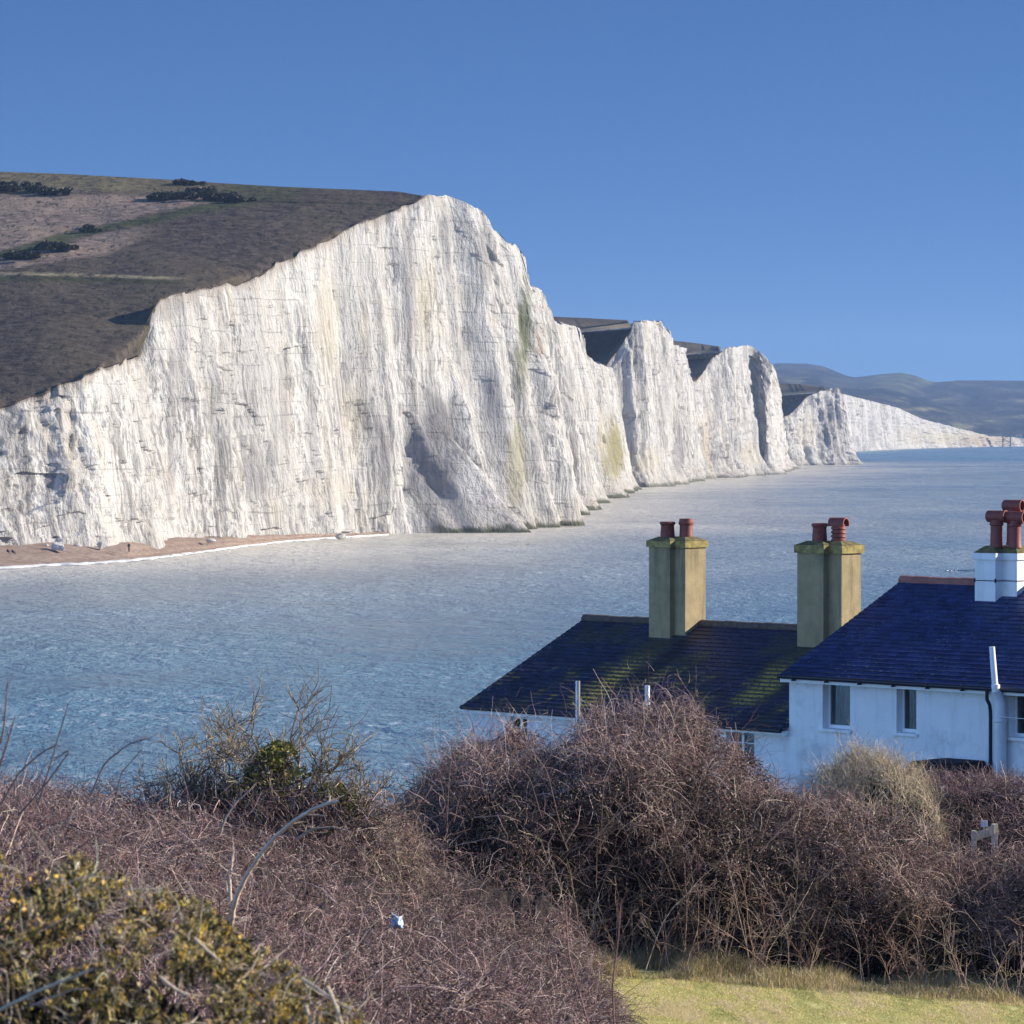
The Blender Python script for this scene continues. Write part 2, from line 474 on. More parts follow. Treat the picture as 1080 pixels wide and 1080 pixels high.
def cliff(name, base_pts, crest, rows, cols, lean, amp, seed, teeth=(), z0=-1.5, stain_shade=(), algae=None, flare=3.0, label=None, smooth_n=60, lip_px=0, foot=None):
    """a chalk wall: rises from the plan path up to the crest line; returns the grid of points"""
    path = resample(base_pts)
    pxs = 540 + F * path[:, 0] / path[:, 1]
    ds = np.linalg.norm(np.diff(path, axis=0), axis=1)
    wgt = np.abs(np.diff(pxs)) + 0.30 * ds * F / path[1:, 1]
    cum = np.concatenate([[0], np.cumsum(wgt)]); cum /= cum[-1]
    arc = np.concatenate([[0], np.cumsum(ds)])
    q = np.linspace(0, 1, cols)
    bx = np.interp(q, cum, path[:, 0]); by = np.interp(q, cum, path[:, 1]); s = np.interp(q, cum, arc)
    # outward normal (towards the sea) from a smoothed path
    k = np.ones(smooth_n) / smooth_n
    tx = np.convolve(np.pad(np.gradient(path[:, 0]), smooth_n, mode='edge'), k, 'same')[smooth_n:-smooth_n]
    ty = np.convolve(np.pad(np.gradient(path[:, 1]), smooth_n, mode='edge'), k, 'same')[smooth_n:-smooth_n]
    tn = np.hypot(tx, ty); tx /= tn; ty /= tn
    nx = np.interp(q, cum, ty); ny = np.interp(q, cum, -tx)
    cpx = np.array([c[0] for c in crest], float); cpy = np.array([c[1] for c in crest], float)
    T = np.linspace(0, 1, rows)[:, None]
    sz = 55.0                                                   # height scale for noise

    def disp(t):
        zz = t * sz
        st = s[None, :] + 2.0 * noise2(s[None, :] / 15, zz / 22, seed + 3) * (1 - t) + 1.1 * noise2(s[None, :] / 20, zz / 7, seed + 4)
        d = 0
        # ribs and gullies
        rib = 1 - np.abs(noise2(st / 24, zz / 240, seed))
        d = d + amp * (rib - 0.5) * 4.4 * (0.75 + 0.5 * (1 - t))
        rib2 = 1 - np.abs(noise2(st / 9.5, zz / 110, seed + 5))
        d = d + amp * (rib2 - 0.5) * 2.0
        pan = 0.25 + 0.95 * sstep(-0.25, 0.35, noise2(st / 17, zz / 38, seed + 8))
        d = d + amp * 0.85 * pan * noise2(st / 4.6, zz / 44, seed + 9)
        d = d + amp * 0.42 * pan * noise2(st / 2.1, zz / 7, seed + 11)
        d = d + amp * 0.30 * pan * noise2(st / 1.2, zz / 2.0, seed + 13)
        # slabs that have broken away leave stepped, squarish scars
        d = d - amp * 0.7 * (noise2(s[None, :] / 6.5, zz / 9, seed + 17) > 0.42) - amp * 0.4 * (noise2(s[None, :] / 3.0, zz / 4, seed + 18) > 0.5)
        d = d + 0.35 * amp * noise2(s[None, :] / 30, zz / 2.2, seed + 15) * (noise2(s[None, :] / 12, zz / 9, seed + 16) > 0.1)   # ledges
        fl = 1.0 if foot is None else np.interp(np.interp(q, cum, pxs), foot, (0.15, 1.0))[None, :]
        if foot is not None: d = d - 2.6 * (1 - fl)
        d = d + flare * fl * np.clip(1 - t / 0.22, 0, 1) ** 2 * (0.55 + 0.75 * noise2(st / 7.0, zz / 60, seed + 21))
        d = d - lean * t ** 1.15
        for (tp, w0, w1, a, ttop, pw) in teeth:                # tp: photo column of the base the rib stands on
            sc = np.interp(tp, np.maximum.accumulate(np.interp(q, cum, pxs)), s)
            g = np.clip(1 - t / ttop, 0, 1)
            x = (st - sc)
            wl = w0 * (0.35 + 0.65 * g); wr = w1 * (0.35 + 0.65 * g)
            prof = np.where(x < 0, np.clip(1 + x / wl, 0, 1), np.clip(1 - x / wr, 0, 1))
            prof = prof * prof * (3 - 2 * prof) * 0.5 + prof * 0.5
            d = d + a * prof * g ** pw
        return d

    D = disp(T)
    # crest height of each column: its own place on the crest line
    xt = bx + nx * D[-1]; yt = by + ny * D[-1]
    cp = 540 + F * xt / yt
    cy = np.interp(cp, cpx, cpy)
    zt = CAM[2] + np.array([(at(a, b, 1.0) - CAM)[2] for a, b in zip(cp, cy)]) * yt
    zt = np.maximum(zt, 3.0)
    # heights get a little unevenness at the lip
    zt = zt + 0.3 * noise2(s / 2.5, s * 0, seed + 31) + 0.5 * noise2(s / 6.5, s * 0, seed + 33)
    Z = z0 + (zt[None, :] - z0) * T
    X = bx[None, :] + nx[None, :] * D; Y = by[None, :] + ny[None, :] * D
    P = np.stack([X, Y, Z], -1)
    # rock staining, with shade of the buttress and hollow painted in
    R_, C_ = P.shape[:2]
    col = np.zeros((R_, C_, 4)); col[..., :3] = 0.5
    ppx, ppy = pix(P)
    def lay(c, al):
        a0 = col[..., 3]
        al = np.clip(al, 0, 1)
        tot = al + a0 * (1 - al)
        for i in range(3):
            col[..., i] = np.where(tot > 1e-4, (c[i] * al + col[..., i] * a0 * (1 - al)) / np.maximum(tot, 1e-4), col[..., i])
        col[..., 3] = tot
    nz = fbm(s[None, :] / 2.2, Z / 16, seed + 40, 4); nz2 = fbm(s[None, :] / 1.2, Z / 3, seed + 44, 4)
    for (cx, cyy, rx, ry, c, al) in stain_shade:
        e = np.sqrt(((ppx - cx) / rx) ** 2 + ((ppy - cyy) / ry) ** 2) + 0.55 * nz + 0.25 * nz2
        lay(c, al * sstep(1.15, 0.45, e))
    # soil and turf roots at the lip
    below = zt[None, :] - Z
    lipk = sstep(lip_px + 6, lip_px - 6, ppx)
    lay((0.33, 0.295, 0.265), 0.8 * lipk * sstep(2.4, 0.2, below + 2.2 * nz))
    lay((0.16, 0.135, 0.11), 0.8 * lipk * sstep(0.5, 0.05, below + 0.6 * nz2))
    if algae:
        lay((0.38, 0.35, 0.31), 0.6 * sstep(9.0, 1.0, Z + 4 * nz) * algae(ppx))
        lay((0.055, 0.06, 0.03), 0.9 * sstep(1.9, 0.6, Z + 1.5 * nz2) * algae(ppx))
    me = np_mesh(name, P.reshape(-1, 3), grid_faces(R_, C_)[:, ::-1], True, col.reshape(-1, 4), 'StainShade')
    o = link(name, me, M_CHALK)
    tag(o, label, 'cliff', kind='structure')
    return P, cp


TURF = (0.090, 0.074, 0.060)


def down(name, crestP, back, extra_back, rows, colour, bulge=0.0, seed=0, hump=0.6, label=None, lip=0.5, drop=40.0, smooth=16, hide=None):
    """grass from the crest row back to a ridge line, then falling away behind it"""
    C = len(crestP)
    back = np.asarray(back, float)
    t = np.linspace(0, 1, rows)[:, None, None] ** 1.5
    m = max(6, C // smooth)
    k = np.hanning(2 * m + 1); k /= k.sum()
    sm = np.stack([np.convolve(np.pad(crestP[:, i], m, mode='reflect', reflect_type='odd'), k, 'valid') for i in range(3)], -1)
    bs = back
    hide = np.zeros(C) if hide is None else np.asarray(hide).ravel()
    sm = sm * (1 - hide[:, None]) + crestP * hide[:, None]
    near = np.exp(-np.linalg.norm(sm - back, axis=1)[None, :, None] * t / 1.6)
    span = np.clip(np.linalg.norm(crestP - back, axis=1) / 90.0, 0, 1)[None]
    P = sm[None] * (1 - t) + bs[None] * t + (crestP - sm)[None] * near
    P[..., 2] += (bulge * span * np.sin(np.pi * t[..., 0]))
    amp = np.sin(np.pi * np.clip(t[..., 0], 0, 1)) ** 0.5
    P[..., 2] += (1 - hide)[None] * span * hump * amp * (fbm(P[..., 0] / 22, P[..., 1] / 22, seed, 4) * 2.0 + 0.4 * fbm(P[..., 0] / 4, P[..., 1] / 4, seed + 5, 3))
    if lip:
        P[0, :, 2] += (0.25 + 0.2 * noise2(np.arange(C) / 3.0, np.zeros(C), seed + 8)) * (1 - hide) - 0.35 * hide
        P[1:, :, 2] -= (hide * 2.5)[None] * np.clip(t[1:, :, 0] * 40, 0.5, 1)
    tail = []
    for k, f in enumerate((0.05, 0.2, 0.6, 1.0)):
        q = back + np.asarray(extra_back)[None] * f
        q[:, 2] = back[:, 2] - drop * f * f - 0.6 * f
        tail.append(q)
    P = np.concatenate([P, np.stack(tail)], 0)
    col = colour(P)
    # beyond the summit, pale colour painted over turf slivers that look dark in shade
    hk = hide[None, :, None] * np.exp(-np.arange(P.shape[0]) / 30.0)[:, None, None]
    col = col * (1 - hk) + np.array((0.46, 0.44, 0.41)) * hk
    me = np_mesh(name, P.reshape(-1, 3), grid_faces(*P.shape[:2])[:, ::-1], True, col.reshape(-1, 3))
    o = link(name, me, M_TURF)
    tag(o, label, 'hill', kind='structure')
    return P


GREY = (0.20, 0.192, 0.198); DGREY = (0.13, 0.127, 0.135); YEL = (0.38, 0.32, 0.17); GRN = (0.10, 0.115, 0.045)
OCH = (0.32, 0.22, 0.12); CREAM = (0.45, 0.40, 0.30); OLV = (0.23, 0.205, 0.085)

# --- the near, tallest cliff
A_base = [(-230, 560), (-175, 622), (-132, 671), wpt(0, 577, 2.8), wpt(135, 577.5, 2.0), wpt(200, 570, 1.8), wpt(300, 565.5, 1.0), wpt(415, 562.5),
          (-17.5, 928), (1.5, 985), (8.0, 1060), (15.2, 1175), (24.0, 1340), (38.0, 1500), wpt(662, 516.5), (36, 1640), (10, 1670)]
A_crest = [(-900, 620), (-150, 462), (0, 432), (50, 415), (100, 392), (146, 376), (152, 350), (156, 338), (170, 317), (186, 309), (250, 300), (275, 290), (290, 279), (330, 262), (370, 241),
           (400, 227), (440, 213), (452, 207), (470, 207), (490, 214), (514, 227), (518, 240), (535, 257), (546, 261), (551, 268), (557, 296), (561, 303), (571, 306), (576, 318), (582, 335),
           (588, 341), (611, 346), (613, 373), (634, 385), (660, 392), (664, 400), (700, 405)]
A_stain_shade = [(458, 470, 38, 70, GREY, 0.62), (467, 440, 20, 30, DGREY, 0.6), (265, 497, 22, 34, GREY, 0.6), (250, 420, 30, 70, GREY, 0.28), (448, 320, 12, 60, YEL, 0.32),  # greys on the buttress face and in the hollow paint their shade
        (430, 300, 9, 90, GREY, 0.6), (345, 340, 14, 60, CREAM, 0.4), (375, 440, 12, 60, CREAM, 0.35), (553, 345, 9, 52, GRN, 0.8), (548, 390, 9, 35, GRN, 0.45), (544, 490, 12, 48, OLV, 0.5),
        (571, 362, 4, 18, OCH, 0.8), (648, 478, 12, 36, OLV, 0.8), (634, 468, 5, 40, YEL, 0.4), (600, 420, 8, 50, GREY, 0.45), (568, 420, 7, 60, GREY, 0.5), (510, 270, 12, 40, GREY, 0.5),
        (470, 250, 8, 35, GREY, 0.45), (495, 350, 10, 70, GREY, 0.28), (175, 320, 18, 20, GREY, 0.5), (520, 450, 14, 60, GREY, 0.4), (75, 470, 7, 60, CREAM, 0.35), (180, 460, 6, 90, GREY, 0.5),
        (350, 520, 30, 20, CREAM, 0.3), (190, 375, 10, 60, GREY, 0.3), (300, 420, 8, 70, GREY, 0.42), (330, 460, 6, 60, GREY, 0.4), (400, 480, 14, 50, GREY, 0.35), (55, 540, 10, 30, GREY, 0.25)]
A_teeth = [(464, 21, 9, 22.0, 0.37, 0.75), (484, 8, 22, 9.0, 0.52, 0.8), (508, 8, 28, 8.0, 1.3, 0.65), (400, 10, 30, 2.5, 1.2, 0.5), (345, 8, 26, 2.2, 1.2, 0.5), (240, 8, 22, 2.2, 1.2, 0.5), (165, 7, 20, 3.0, 1.2, 0.6), (530, 6, 36, 9.0, 1.3, 0.6), (546, 6, 40, 8.5, 1.3, 0.6), (559, 7, 44, 8.0, 1.3, 0.6), (570, 8, 50, 8.0, 1.25, 0.6),
           (582, 9, 60, 8.5, 1.25, 0.6), (594, 10, 70, 9.0, 1.2, 0.6), (607, 12, 70, 8.0, 1.2, 0.6), (622, 12, 70, 9.0, 1.1, 0.6), (640, 12, 60, 8.0, 1.0, 0.6)]
PA, cpA = cliff('cliff', A_base, A_crest, 420, 1250, 7.5, 1.0, 11, A_teeth, stain_shade=A_stain_shade, algae=lambda x: sstep(430, 480, x), flare=4.5, lip_px=452, foot=(395, 450),
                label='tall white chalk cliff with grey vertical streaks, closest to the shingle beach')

# --- the three following cliffs and the long low one
B_base = [(10, 1560), (40, 1615), wpt(690, 513.5), wpt(703, 510), wpt(720, 508), wpt(736, 506), (84, 1925), (60, 1990)]
B_crest = [(400, 400), (600, 400), (639, 386), (650, 371), (660, 356), (666, 350), (667, 339), (698, 339), (700, 346), (707, 350), (708, 364), (719, 366), (733, 371), (735, 396), (760, 398)]
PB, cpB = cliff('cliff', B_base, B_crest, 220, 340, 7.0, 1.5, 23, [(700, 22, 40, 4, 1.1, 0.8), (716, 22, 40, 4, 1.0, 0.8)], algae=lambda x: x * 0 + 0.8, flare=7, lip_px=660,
                stain_shade=[(716, 480, 8, 30, GREY, 0.6), (700, 420, 6, 60, GREY, 0.35), (680, 490, 20, 20, CREAM, 0.4), (672, 380, 4, 40, GREY, 0.4)],
                label='second white chalk cliff, steep sided, beyond the tallest one')
C_base = [(55, 1860), (82, 1890), wpt(742, 505), wpt(767, 503), wpt(800, 500.5), wpt(814, 500), wpt(823, 494), (152, 2480), (110, 2540)]
C_crest = [(600, 410), (735, 402), (742, 391), (750, 380), (755, 375), (766, 367), (786, 365), (796, 367), (806, 376), (815, 386), (821, 398), (825, 420), (860, 440)]
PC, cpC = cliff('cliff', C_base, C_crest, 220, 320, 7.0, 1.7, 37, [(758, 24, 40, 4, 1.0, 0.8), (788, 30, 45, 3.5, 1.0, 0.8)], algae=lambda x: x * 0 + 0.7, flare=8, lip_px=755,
                stain_shade=[(744, 470, 7, 45, OCH, 0.4), (756, 420, 5, 45, GREY, 0.6), (760, 480, 8, 18, GREY, 0.4), (790, 480, 16, 18, CREAM, 0.4)],
                label='third white chalk cliff with a rounded shoulder falling to the sea')
D_base = [(120, 2500), (150, 2530), wpt(835, 491), wpt(860, 490.5), wpt(880, 490.3), wpt(893, 490), (216, 2740), (180, 2800)]
D_crest = [(700, 450), (815, 446), (823, 441), (835, 436), (847, 423), (851, 418), (870, 411), (883, 409), (886, 412), (889, 424), (920, 428)]
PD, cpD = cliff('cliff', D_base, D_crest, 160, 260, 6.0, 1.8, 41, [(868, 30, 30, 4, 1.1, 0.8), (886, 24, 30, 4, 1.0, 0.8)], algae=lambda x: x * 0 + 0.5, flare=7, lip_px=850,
                stain_shade=[(872, 450, 4, 35, GREY, 0.7), (880, 470, 4, 20, DGREY, 0.4), (850, 455, 14, 20, CREAM, 0.35)], label='fourth white chalk cliff, low and pointed, reaching into the sea')
E_base = [(260, 3900), wpt(891, 476.4), wpt(930, 474.4), wpt(972, 472.8), wpt(1020, 471.7), wpt(1080, 470.8), (1050, 5700), (1500, 6000)]
E_crest = [(700, 410), (870, 412), (887, 415), (910, 421), (947, 430), (972, 442), (1016, 453), (1044, 460), (1080, 462), (1400, 463)]
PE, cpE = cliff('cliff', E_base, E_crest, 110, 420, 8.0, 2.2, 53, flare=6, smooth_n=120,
                stain_shade=[(920, 455, 6, 20, GREY, 0.5), (1020, 462, 60, 9, CREAM, 0.6), (1040, 465, 50, 7, OCH, 0.35), (975, 460, 40, 14, CREAM, 0.3)],
                label='long low chalk cliff sinking towards the distant gap')


def sky_pts(line, pxs, depth):
    lx = [p[0] for p in line]; ly = [p[1] for p in line]
    y = np.interp(pxs, lx, ly)
    dd = depth(pxs) if callable(depth) else np.full(len(pxs), depth)
    return np.array([at(a, b, c) for a, b, c in zip(pxs, y, dd)])


def A_colour(P):
    x, y = pix(P)
    n = fbm(P[..., 0] / 14, P[..., 1] / 14, 3, 4)
    y = y + 3.5 * n
    c = np.zeros(P.shape); c[:] = TURF
    def put(m, k):
        for i in range(3): c[..., i] = c[..., i] * (1 - m) + k[i] * m
    g = fbm(P[..., 0] / 30, P[..., 1] / 60, 9, 4)
    put(sstep(0.0, 0.5, g) * 0.75, (0.082, 0.085, 0.045))
    put(sstep(0.05, 0.6, -g) * 0.6, (0.092, 0.072, 0.066))
    heath = (0.235, 0.18, 0.15)
    band = np.interp(x, [-300, 0, 50, 100, 180, 230, 300, 450], [300, 266, 252, 241, 226, 216, 205, 195])
    put(sstep(203, 210, y) * sstep(band + 1, band - 5, y) * sstep(250, 190, x), heath)
    b2 = np.interp(x, [-300, 0, 60, 110, 150, 180], [300, 284, 277, 268, 254, 236])
    put(sstep(band + 5, band + 11, y) * sstep(b2 + 2, b2 - 3, y) * sstep(170, 120, x), heath)
    put(sstep(band - 4, band, y) * sstep(band + 9, band + 4, y) * sstep(330, 240, x), (0.070, 0.076, 0.040))
    put(sstep(206, 200, y) * sstep(260, 100, x), (0.165, 0.140, 0.085))
    tr = 288 + np.clip(x, 0, 400) * 0.028
    yy = y - 3.5 * n + 1.0 * n
    put(sstep(2.2, 0.7, np.abs(yy - tr)) * sstep(215, 150, x), (0.27, 0.23, 0.15))
    put(sstep(1.5, 3.5, yy - tr) * sstep(10, 4, yy - tr) * sstep(215, 150, x), (0.055, 0.06, 0.03))
    tr2 = 213 + (x - 300) * 0.03
    put(sstep(1.6, 0.4, np.abs(yy - tr2)) * sstep(240, 270, x), (0.05, 0.05, 0.03))
    return c


crA = PA[-1]
pA = cpA.copy()
skyA = [(-900, 190), (-150, 178), (0, 181), (60, 183), (190, 190), (230, 193), (300, 197), (420, 202), (446, 206.5), (455, 209), (520, 235), (600, 300), (700, 340)]
bk = np.maximum.accumulate(np.clip(pA - 60 * sstep(420, 0, pA), -1500, 446))
bk = np.where(pA < -150, pA - 60, bk)
dep = np.interp(bk, [-900, -150, 0, 200, 400, 446], [1020, 1010, 1000, 985, 960, 945])
backA = np.array([at(a, b, c) for a, b, c in zip(bk, np.interp(bk, [s_[0] for s_ in skyA], [s_[1] for s_ in skyA]), dep)])
beyond = pA > 446
# past the summit the turf simply runs inland from the edge, out of sight
inl = crA + np.array([-120, 40, -14.0])
wv = sstep(447, 458, np.maximum.accumulate(pA))[:, None]
backA = backA * (1 - wv) + inl * wv
HA = down('hill', crA, backA, (-60, 420, 0), 230, A_colour, bulge=2.0, seed=5, hump=0.45, hide=wv, label='dark olive grassy hillside behind the tallest white cliff')


def flat_colour(base, seed):
    def f(P):
        g = fbm(P[..., 0] / 40, P[..., 1] / 60, seed, 4)[..., None]
        return np.clip(np.asarray(base) * (1 + 0.45 * g), 0.01, 1)
    return f


def small_down(P_, cp_, line, limit, depth, shift, seed, label):
    cr = P_[-1]
    pm = np.maximum.accumulate(cp_)
    b_ = np.minimum(pm - shift * sstep(limit, limit - 90, pm), limit)
    bp = np.array([at(a, b, depth) for a, b in zip(b_, np.interp(b_, [q[0] for q in line], [q[1] for q in line]))])
    wv = sstep(limit - 3, limit + 2, pm)[:, None]
    bp = bp * (1 - wv) + (cr + np.array([-110, 60, -10.0])) * wv
    return down('hill', cr, bp, (-60, 300, 0), 70, flat_colour((0.115, 0.098, 0.075), seed), 1.0, seed, 0.5, label=label, hide=wv)


small_down(PB, cpB, [(400, 333), (585, 334), (620, 335.5), (667, 338), (700, 339)], 669, 1880, 60, 61, 'dark turf slope between the first and second cliffs')
small_down(PC, cpC, [(500, 352), (708, 359), (735, 362), (766, 366.5), (800, 367)], 766, 2260, 45, 63, 'dark turf slope between the second and third cliffs')
small_down(PD, cpD, [(600, 402), (815, 404), (845, 405), (872, 409.5), (890, 411)], 872, 2960, 45, 65, 'dark turf slope between the third and fourth cliffs')

# --- far hills behind the last cliff
def far_hills():
    px_ = np.linspace(640, 1500, 360)
    top = np.interp(px_, [640, 760, 800, 822, 850, 868, 880, 892, 902, 915, 930, 950, 965, 980, 990, 1010, 1080, 1200, 1500],
                    [420, 396, 386, 383, 383.5, 386, 391, 396, 398, 396.5, 394.5, 393, 396, 402, 403, 401, 401.5, 405, 415])
    rows = 90
    v = np.linspace(0, 1, rows)[:, None]
    d0 = np.interp(px_, [640, 880, 1080, 1500], [3700, 4750, 6100, 7000])[None]
    dd = d0 + (8600 - d0) * v
    low = np.interp(px_, [640, 880, 900, 972, 1016, 1060, 1500], [424, 424, 428, 446, 457, 463, 465])[None]
    # rows of rises: the picture row climbs unevenly so that valleys and spurs show
    e = v ** 0.8
    e = e + 0.05 * np.sin(v * math.pi) * (fbm(px_[None] / 70, v * 5, 71, 4) * 2)
    yy = low + (top[None] - low) * np.clip(e, 0, 1)
    P = np.zeros((rows, len(px_), 3))
    for i in range(rows):
        for j in range(len(px_)):
            P[i, j] = at(px_[j], yy[i, j], dd[i, j])
    tail = P[-1] + np.array([0, 1500, -120]); P = np.concatenate([P, tail[None]], 0)
    x, y = pix(P)
    n = fbm(x / 22, y / 4, 81, 5); n2 = fbm(x / 40, y / 6, 91, 4)
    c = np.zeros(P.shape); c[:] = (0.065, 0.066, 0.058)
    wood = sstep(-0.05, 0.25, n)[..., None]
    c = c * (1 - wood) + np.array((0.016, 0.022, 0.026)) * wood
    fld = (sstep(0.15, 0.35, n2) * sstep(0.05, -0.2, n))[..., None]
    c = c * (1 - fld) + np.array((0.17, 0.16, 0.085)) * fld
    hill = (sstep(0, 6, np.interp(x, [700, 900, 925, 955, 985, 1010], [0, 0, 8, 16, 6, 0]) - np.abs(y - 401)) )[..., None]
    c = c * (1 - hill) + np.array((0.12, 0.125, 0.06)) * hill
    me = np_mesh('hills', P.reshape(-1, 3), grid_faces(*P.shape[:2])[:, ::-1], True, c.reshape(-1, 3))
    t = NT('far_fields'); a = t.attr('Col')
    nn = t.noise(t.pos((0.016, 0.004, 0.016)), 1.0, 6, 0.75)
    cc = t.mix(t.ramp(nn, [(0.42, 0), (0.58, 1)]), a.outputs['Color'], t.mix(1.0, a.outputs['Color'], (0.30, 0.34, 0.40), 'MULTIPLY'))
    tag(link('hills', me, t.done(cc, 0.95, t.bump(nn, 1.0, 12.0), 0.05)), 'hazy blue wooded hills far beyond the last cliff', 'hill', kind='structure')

far_hills()

# --- sea
def sea():
    xs = np.unique(np.concatenate([np.linspace(-3400, -400, 8), np.arange(-400, 700, 6.0), np.linspace(700, 4100, 12)]))
    ys = np.unique(np.concatenate([np.linspace(-40, 560, 30), np.arange(560, 2600, 8.0), np.linspace(2600, 10200, 40)]))
    X, Y = np.meshgrid(xs, ys)
    P = np.stack([X, Y, np.zeros_like(X)], -1)
    base = np.concatenate([resample(A_base, 500), resample(B_base[1:-1], 120), resample(C_base[1:-1], 120), resample(D_base[1:-1], 80)])
    d = np.full(X.shape, 1e9)
    for b in base[::3]:
        d = np.minimum(d, (X - b[0]) ** 2 * 1.0 + (Y - b[1]) ** 2)
    d = np.sqrt(d)
    d = d + 22 * fbm(X / 60, Y / 140, 101, 4)
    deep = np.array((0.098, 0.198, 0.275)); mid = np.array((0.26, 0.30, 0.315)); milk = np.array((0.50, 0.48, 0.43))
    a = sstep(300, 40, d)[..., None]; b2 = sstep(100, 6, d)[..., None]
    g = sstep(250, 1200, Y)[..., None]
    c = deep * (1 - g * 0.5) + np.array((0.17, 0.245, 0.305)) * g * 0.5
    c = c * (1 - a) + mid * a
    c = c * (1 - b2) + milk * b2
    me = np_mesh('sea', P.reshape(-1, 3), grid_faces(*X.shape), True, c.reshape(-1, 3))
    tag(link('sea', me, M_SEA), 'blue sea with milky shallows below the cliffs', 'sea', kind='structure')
sea()

# --- shingle beach and the line of surf
def beach():
    # waterline (photo) paired with the cliff foot
    wl = [(-330, 470), (-260, 545)] + [tuple(wpt(a, b)) for a, b in ((-150, 612), (-60, 604), (0, 599), (50, 596.5), (100, 594), (135, 591.5), (170, 588), (200, 584), (250, 577.5), (300, 572), (340, 568.5), (375, 566.5), (410, 564.5))]
    ft = [(-400, 520), (-300, 570), (-165, 640), (-118, 690), tuple(wpt(0, 576.5, 2.9)), tuple(wpt(50, 577, 2.7)), tuple(wpt(100, 577, 2.3)), tuple(wpt(135, 577, 2.1)), tuple(wpt(170, 573, 1.9)),
          tuple(wpt(200, 570, 1.9)), tuple(wpt(250, 568, 1.6)), tuple(wpt(300, 566, 1.1)), tuple(wpt(340, 564.5, 0.8)), tuple(wpt(375, 563.5, 0.6)), tuple(wpt(410, 562, 0.4))]
    fz = [2.9] * 4 + [2.9, 2.7, 2.3, 2.1, 1.9, 1.9, 1.6, 1.1, 0.8, 0.6, 0.4]
    wl = np.array(wl); ft = np.array(ft); fz = np.array(fz)
    u = np.linspace(0, len(wl) - 1, 360); ii = np.arange(len(wl))
    W0 = np.stack([np.interp(u, ii, wl[:, 0]), np.interp(u, ii, wl[:, 1])], -1)
    W1 = np.stack([np.interp(u, ii, ft[:, 0]), np.interp(u, ii, ft[:, 1])], -1)
    Z1 = np.interp(u, ii, fz)
    rows = []
    dirn = (W1 - W0)
    for v in (-0.9, -0.35, 0.0, 0.12, 0.25, 0.4, 0.55, 0.7, 0.85, 1.0, 1.5, 2.2):
        xy = W0 + dirn * v
        z = Z1 * np.clip(v, -1, 1.3) ** (1 if v > 0 else 1)
        z = z + 0.16 * noise2(xy[:, 0] / 7, xy[:, 1] / 7, 5) * (v > 0) + (0.22 * math.sin(v * 15) if 0 < v < 1 else 0)
        rows.append(np.concatenate([xy, z[:, None]], 1))
    P = np.stack(rows)
    me = np_mesh('beach', P.reshape(-1, 3), grid_faces(*P.shape[:2]), True)
    t = NT('shingle')
    n = t.noise(t.pos((0.5, 0.5, 3.0)), 1.0, 5, 0.7); n2 = t.noise(t.pos((3, 3, 3)), 1.0, 3, 0.7)
    c = t.ramp(n, [(0.3, (0.20, 0.125, 0.085)), (0.5, (0.30, 0.22, 0.175)), (0.7, (0.38, 0.31, 0.26))])
    c = t.mix(t.ramp(n2, [(0.45, 0), (0.7, 0.6)]), c, (0.13, 0.10, 0.08))
    tag(link('beach', me, t.done(c, 0.9, t.bump(n2, 0.7, 0.15), 0.2)), 'narrow brown shingle beach at the foot of the cliff', 'beach', kind='structure')
    # surf
    prof = [(-0.9, -0.02), (-0.55, 0.16), (-0.2, 0.38), (0.15, 0.30), (0.5, 0.2), (0.85, 0.06)]
    wid = np.interp(np.arange(360), [0, 90, 160, 230, 300, 359], [13, 11, 8, 7, 5, 1.5]) * (0.75 + 0.5 * noise2(np.arange(360) / 9.0, np.zeros(360), 8))
    nrm = -dirn / (np.linalg.norm(dirn, axis=1, keepdims=True))
    rr = []
    for a, b in prof:
        jit = 0.5 * noise2(np.arange(360) / 4.0, np.full(360, a * 9), 12)
        xy = W0 + nrm * ((a * 0.5 + 0.45) * wid + jit)[:, None]
        rr.append(np.concatenate([xy, np.full((360, 1), b) + 0.06 * noise2(np.arange(360) / 3.0, np.full(360, a * 7), 14)[:, None]], 1))
    P = np.stack(rr)
    t = NT('surf_foam')
    n = t.noise(t.pos((0.35, 0.35, 1)), 1.0, 5, 0.7)
    c = t.ramp(n, [(0.35, (0.55, 0.55, 0.53)), (0.6, (0.80, 0.81, 0.82))])
    sa = t.noise(t.pos((0.10, 0.10, 1)), 1.0, 5, 0.75, 0.5)
    t.l(t.ramp(sa, [(0.33, 0.0), (0.46, 1)]), t.b.inputs['Alpha'])
    me = np_mesh('surf', P.reshape(-1, 3), grid_faces(*P.shape[:2]), True)
    tag(link('surf', me, t.done(c, 0.8, t.bump(n, 0.8, 0.4), 0.2)), 'white surf breaking along the shingle beach', 'surf', kind='stuff')
beach()

# --- the air
def haze():
    b = MB(); b.box((-3500, -60, -6), (4200, 10300, 262))
    m = bpy.data.materials.new('air'); m.use_nodes = True
    nt = m.node_tree; nt.nodes.remove(nt.nodes['Principled BSDF'])
    v = nt.nodes.new('ShaderNodeVolumePrincipled')
    v.inputs['Color'].default_value = (0.42, 0.62, 1.0, 1); v.inputs['Density'].default_value = 0.000065
    v.inputs['Anisotropy'].default_value = 0.0
    nt.links.new(v.outputs[0], nt.nodes['Material Output'].inputs['Volume'])
    tag(b.build('haze', m), 'thin blue haze over the sea and the far hills', 'haze', kind='stuff')
haze()
